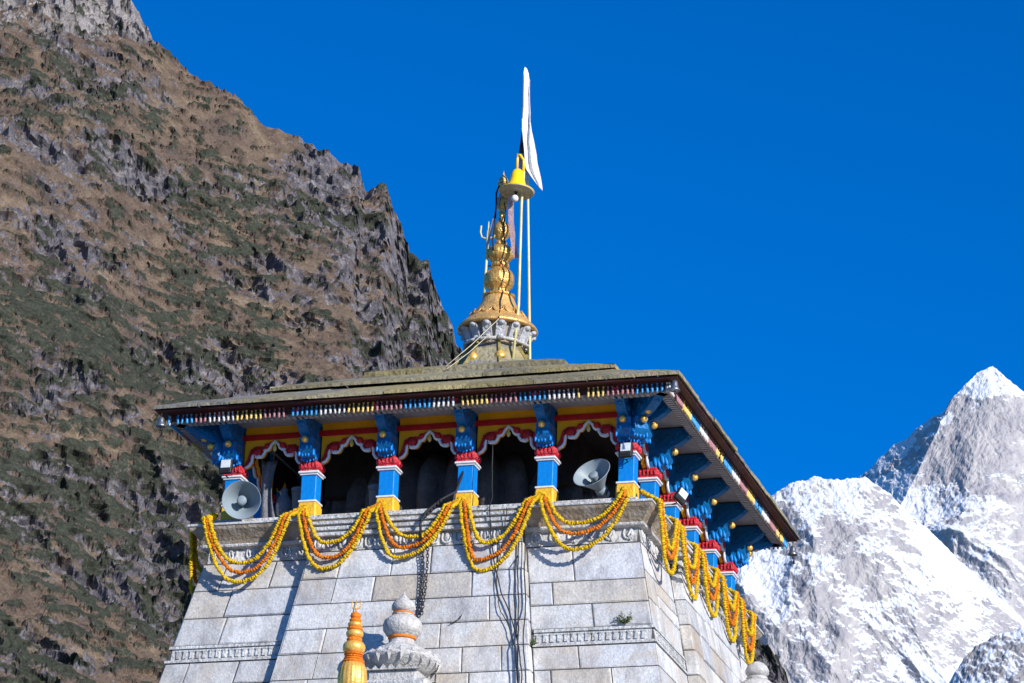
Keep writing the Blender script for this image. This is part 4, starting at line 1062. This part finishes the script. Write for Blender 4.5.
# ------------------------------------------------------------ things inside the pavilion
def bucket(label,x,y,z1):
    t=thing('bucket',label,'bucket',(x,y,-.73),'grey-blue buckets behind the columns')
    b=MB(); b.lathe([(.10,-.73),(.135,z1-.03),(.145,z1-.03),(.145,z1),(.125,z1),(.095,z1-.1)],20,(x,y,0)); b.build('body',bucketm,t)
    h=MB(); h.tube([(x-.14,y,z1-.02),(x-.10,y-.12,z1-.10),(x,y-.15,z1-.13),(x+.10,y-.12,z1-.10),(x+.14,y,z1-.02)],.006,5); h.build('handle',steel,t)
bucket('grey-blue bucket inside the leftmost arch beside the second column',-2.42,-3.2,-.14)
bucket('grey-blue bucket inside the second arch beside the third column',-1.02,-3.2,-.18)
hc=MB(); vs=[];n=8
random.seed(9)
for j in range(11):
    for i in range(n+1):
        t=i/n; vs.append((-3.14+.30*t*(1-.3*math.sin(j/10*PI))+.02*j*.3,-3.25+.05*math.sin(t*9+j*.3),.42-j*.115-.06*math.sin(t*3)))
hc.add(vs,[(r*(n+1)+i,r*(n+1)+i+1,(r+1)*(n+1)+i+1,(r+1)*(n+1)+i) for r in range(10) for i in range(n)],True)
o=simple('hanging_cloth','pale grey cloth hanging inside the leftmost arch behind the loudspeaker','cloth',hc,sack,(-3.0,-3.25,-.73)); o.modifiers.new('s','SOLIDIFY').thickness=.01
sk=MB(); sk.lathe([(.11,-.73),(.16,-.6),(.15,-.4),(.10,-.25),(.04,-.18),(.06,-.10)],16,(-2.72,-3.12,0),ribs=5,amp=.1); simple('sack','pale cloth sack standing between the bucket and hanging cloth in the leftmost arch','sack',sk,sack,(-2.72,-3.12,-.73))
bd=MB(); bd.lathe([(.16,-.73),(.2,-.62),(.17,-.42),(.09,-.33)],14,(-2.98,-3.0,0),ribs=4,amp=.12); simple('cloth_bundle','dark blue cloth bundle on the pavilion floor in the leftmost arch','bundle',bd,mat('navy_cloth',(.01,.03,.14),.8),(-2.98,-3.0,-.73))

# ------------------------------------------------------------ stone urn finials and gilded finial
def urn(label,c,rot,dz=0,plain=False):
    t=thing('stone_urn_finial',label,'finial',(c[0],c[1],-4.25+dz),'stone urn finials of the porches')
    x,y=c; D=(x,y,dz)
    a=MB(); a.lathe([(.0,-2.80),(.06,-2.81),(.12,-2.84),(.17,-2.89),(.205,-2.96),(.20,-3.02),(.15,-3.065),(.10,-3.08)][::-1] if plain else [(.0,-2.71),(.018,-2.75),(.045,-2.80),(.10,-2.85),(.165,-2.90),(.195,-2.96),(.19,-3.02),(.15,-3.065),(.10,-3.08)][::-1],24,D); a.build('bud',gstone,t)
    r=MB(); 
    r.lathe([(.14,-3.145),(.175,-3.13),(.18,-3.10),(.15,-3.07)],24,D); r.build('neck_band',gstone,t)
    ob=MB(); 
    ob.lathe([(.172,-3.115),(.186,-3.10),(.178,-3.08)],24,D)
    ob.lathe([(.215,-3.53),(.235,-3.51),(.232,-3.485),(.215,-3.47)],24,D); ob.build('moulded_band' if plain else 'orange_band',gstone if plain else orange,t)
    b=MB(); b.lathe([(.19,-3.52),(.26,-3.46),(.315,-3.38),(.325,-3.30),(.30,-3.22),(.23,-3.155),(.15,-3.13)],32,D); b.build('urn_body',gstone,t)
    f=MB(); f.lathe([(.28,-3.66),(.26,-3.62),(.21,-3.60),(.205,-3.55),(.20,-3.51)],24,D); f.build('urn_foot',gstone,t)
    l=MB(); l.lathe([(.38,-4.13),(.46,-4.08),(.55,-4.00),(.615,-3.93),(.655,-3.885),(.64,-3.855),(.56,-3.82),(.46,-3.76),(.40,-3.70),(.30,-3.66),(.27,-3.64)],44,D)
    for i in range(20):
        q=2*PI*i/20; M=Matrix.Translation(D)@Matrix.Rotation(q,4,'Z')
        # pointed petals: a row standing on the rim and a row folded down under it
        l.add([M@Vector(v) for v in [(.56,-.095,-3.83),(.56,.095,-3.83),(.665,.0,-3.86),(.57,0,-3.775)]],[(0,2,3),(2,1,3),(1,0,3),(0,1,2)])
        l.add([M@Vector(v) for v in [(.625,-.06,-3.90),(.625,.06,-3.90),(.60,0,-4.03),(.68,0,-3.90)]],[(0,2,3),(2,1,3),(1,0,3),(0,1,2)])
    l.build('lotus_disc',gstone,t)
    p=MB(); p.box(x-.42,x+.42,y-.42,y+.42,-4.35+dz,-4.12+dz,bev=.04)
    for i in range(7):
        for sg in (-1,1):
            xx=x-.40+.8*i/6
            p.prism([(xx-.07,-4.14+dz),(xx+.07,-4.14+dz),(xx,-4.03+dz-.02*abs(i-3))],y+sg*.44-.04,y+sg*.44+.04)
    p.build('jagged_pedestal',gstone,t)
    return t
urn('larger rough stone urn finial with orange bands, standing on a lotus disc',(.19,-4.98),0,dz=.09)
urn('small stone urn finial at the foot of the right side wall, only its top showing',(4.93,-.05),0,dz=.13,plain=True)
gf=thing('gilded_finial','slender gold and orange banded finial with a tiny trident, left of the stone urn','finial',(.47,-8,-5.2))
a=MB(); b=MB(); X=(.47,-8,0)
b.lathe([(.03,-3.845),(.075,-3.87),(.085,-3.91),(.07,-3.95)][::-1],20,X)
b.build('tip_knob',orange,gf); b=MB()
for (z0,z1,r,kind) in ((-3.95,-4.01,.095,'o'),(-4.01,-4.09,.115,'g'),(-4.09,-4.14,.125,'o'),(-4.14,-4.25,.135,'g'),(-4.25,-4.33,.12,'o'),(-4.33,-4.50,.175,'g'),(-4.50,-4.535,.15,'o'),(-4.535,-4.57,.14,'o'),(-4.57,-4.61,.15,'o'),(-4.61,-4.66,.175,'o')):
    d=b if kind=='o' else a; h=(z0-z1)
    d.lathe([(r*.8,z1),(r*.97,z1+h*.25),(r,z1+h*.5),(r*.97,z1+h*.75),(r*.8,z0)],28,X)
c=MB(); c.lathe([(.18,-5.12),(.215,-5.0),(.22,-4.88),(.205,-4.75),(.165,-4.66)],64,X,ribs=20,amp=.09); c.build('fluted_base',brightgold,gf)
a.build('gold_rings',brightgold,gf); b.build('orange_rings',orange,gf)
p=MB(); p.lathe([(.36,-5.45),(.34,-5.25),(.26,-5.2),(.2,-5.12)],32,X); p.build('foot',brightgold,gf)
t3=MB(); t3.tube([(.47,-8,-3.86),(.47,-8,-3.65)],.012,5,r2=.005)
t3.tube([(.40,-8,-3.66),(.395,-8,-3.72),(.41,-8,-3.78),(.47,-8,-3.80),(.53,-8,-3.78),(.545,-8,-3.72),(.54,-8,-3.66)],.009,5); t3.build('trident_tip',brightgold,gf)

# ------------------------------------------------------------ porches and hall below the picture
def porch(label,a):
    t=thing('porch',label,'porch',M_(a)@Vector((0,-6.5,GZ)),'stone porches against the tower')
    M=M_(a); w_=MB(); w_.box(-1.5,1.5,-7.0,-5.0,GZ,-6.6,M,bev=.05); w_.v=[v for v in w_.v]; w_.build('wall',carved,t)
    return t
hall=thing('temple_hall','low stone assembly hall with a gabled slab roof in front of the tower','hall',(0,-11,GZ))
hw=MB(); hw.box(-6,6,-17,-5.2,GZ,-11.5,bev=.05); hw.build('wall',carved,hall)
hr=MB(); hr.prism([(-6.8,-11.6),(6.8,-11.6),(.33,-7.6)],-17.6,-5.0); hr.build('roof',gstone,hall)
pd=MB(); pd.box(.05,.9,-8.42,-7.58,-8.2,-5.42,bev=.03); pd.build('finial_block',gstone,hall)
su=MB(); su.box(-.95,1.35,-6.4,-4.6,-9,-5.1,bev=.06); su.box(-.45,.85,-5.6,-4.5,-5.12,-4.24,bev=.05); su.build('gable_block',carved,hall)
sp2=thing('side_porch','stone porch block against the right side of the tower carrying the small urn finial','porch',(5.2,0,GZ))
so_=MB(); so_.box(4.2,6.2,-1.4,1.3,GZ,-5.4,bev=.06); so_.box(4.3,5.55,-.75,.65,-5.42,-4.28,bev=.05); so_.build('wall',carved,sp2)
bpy.context.view_layer.update()
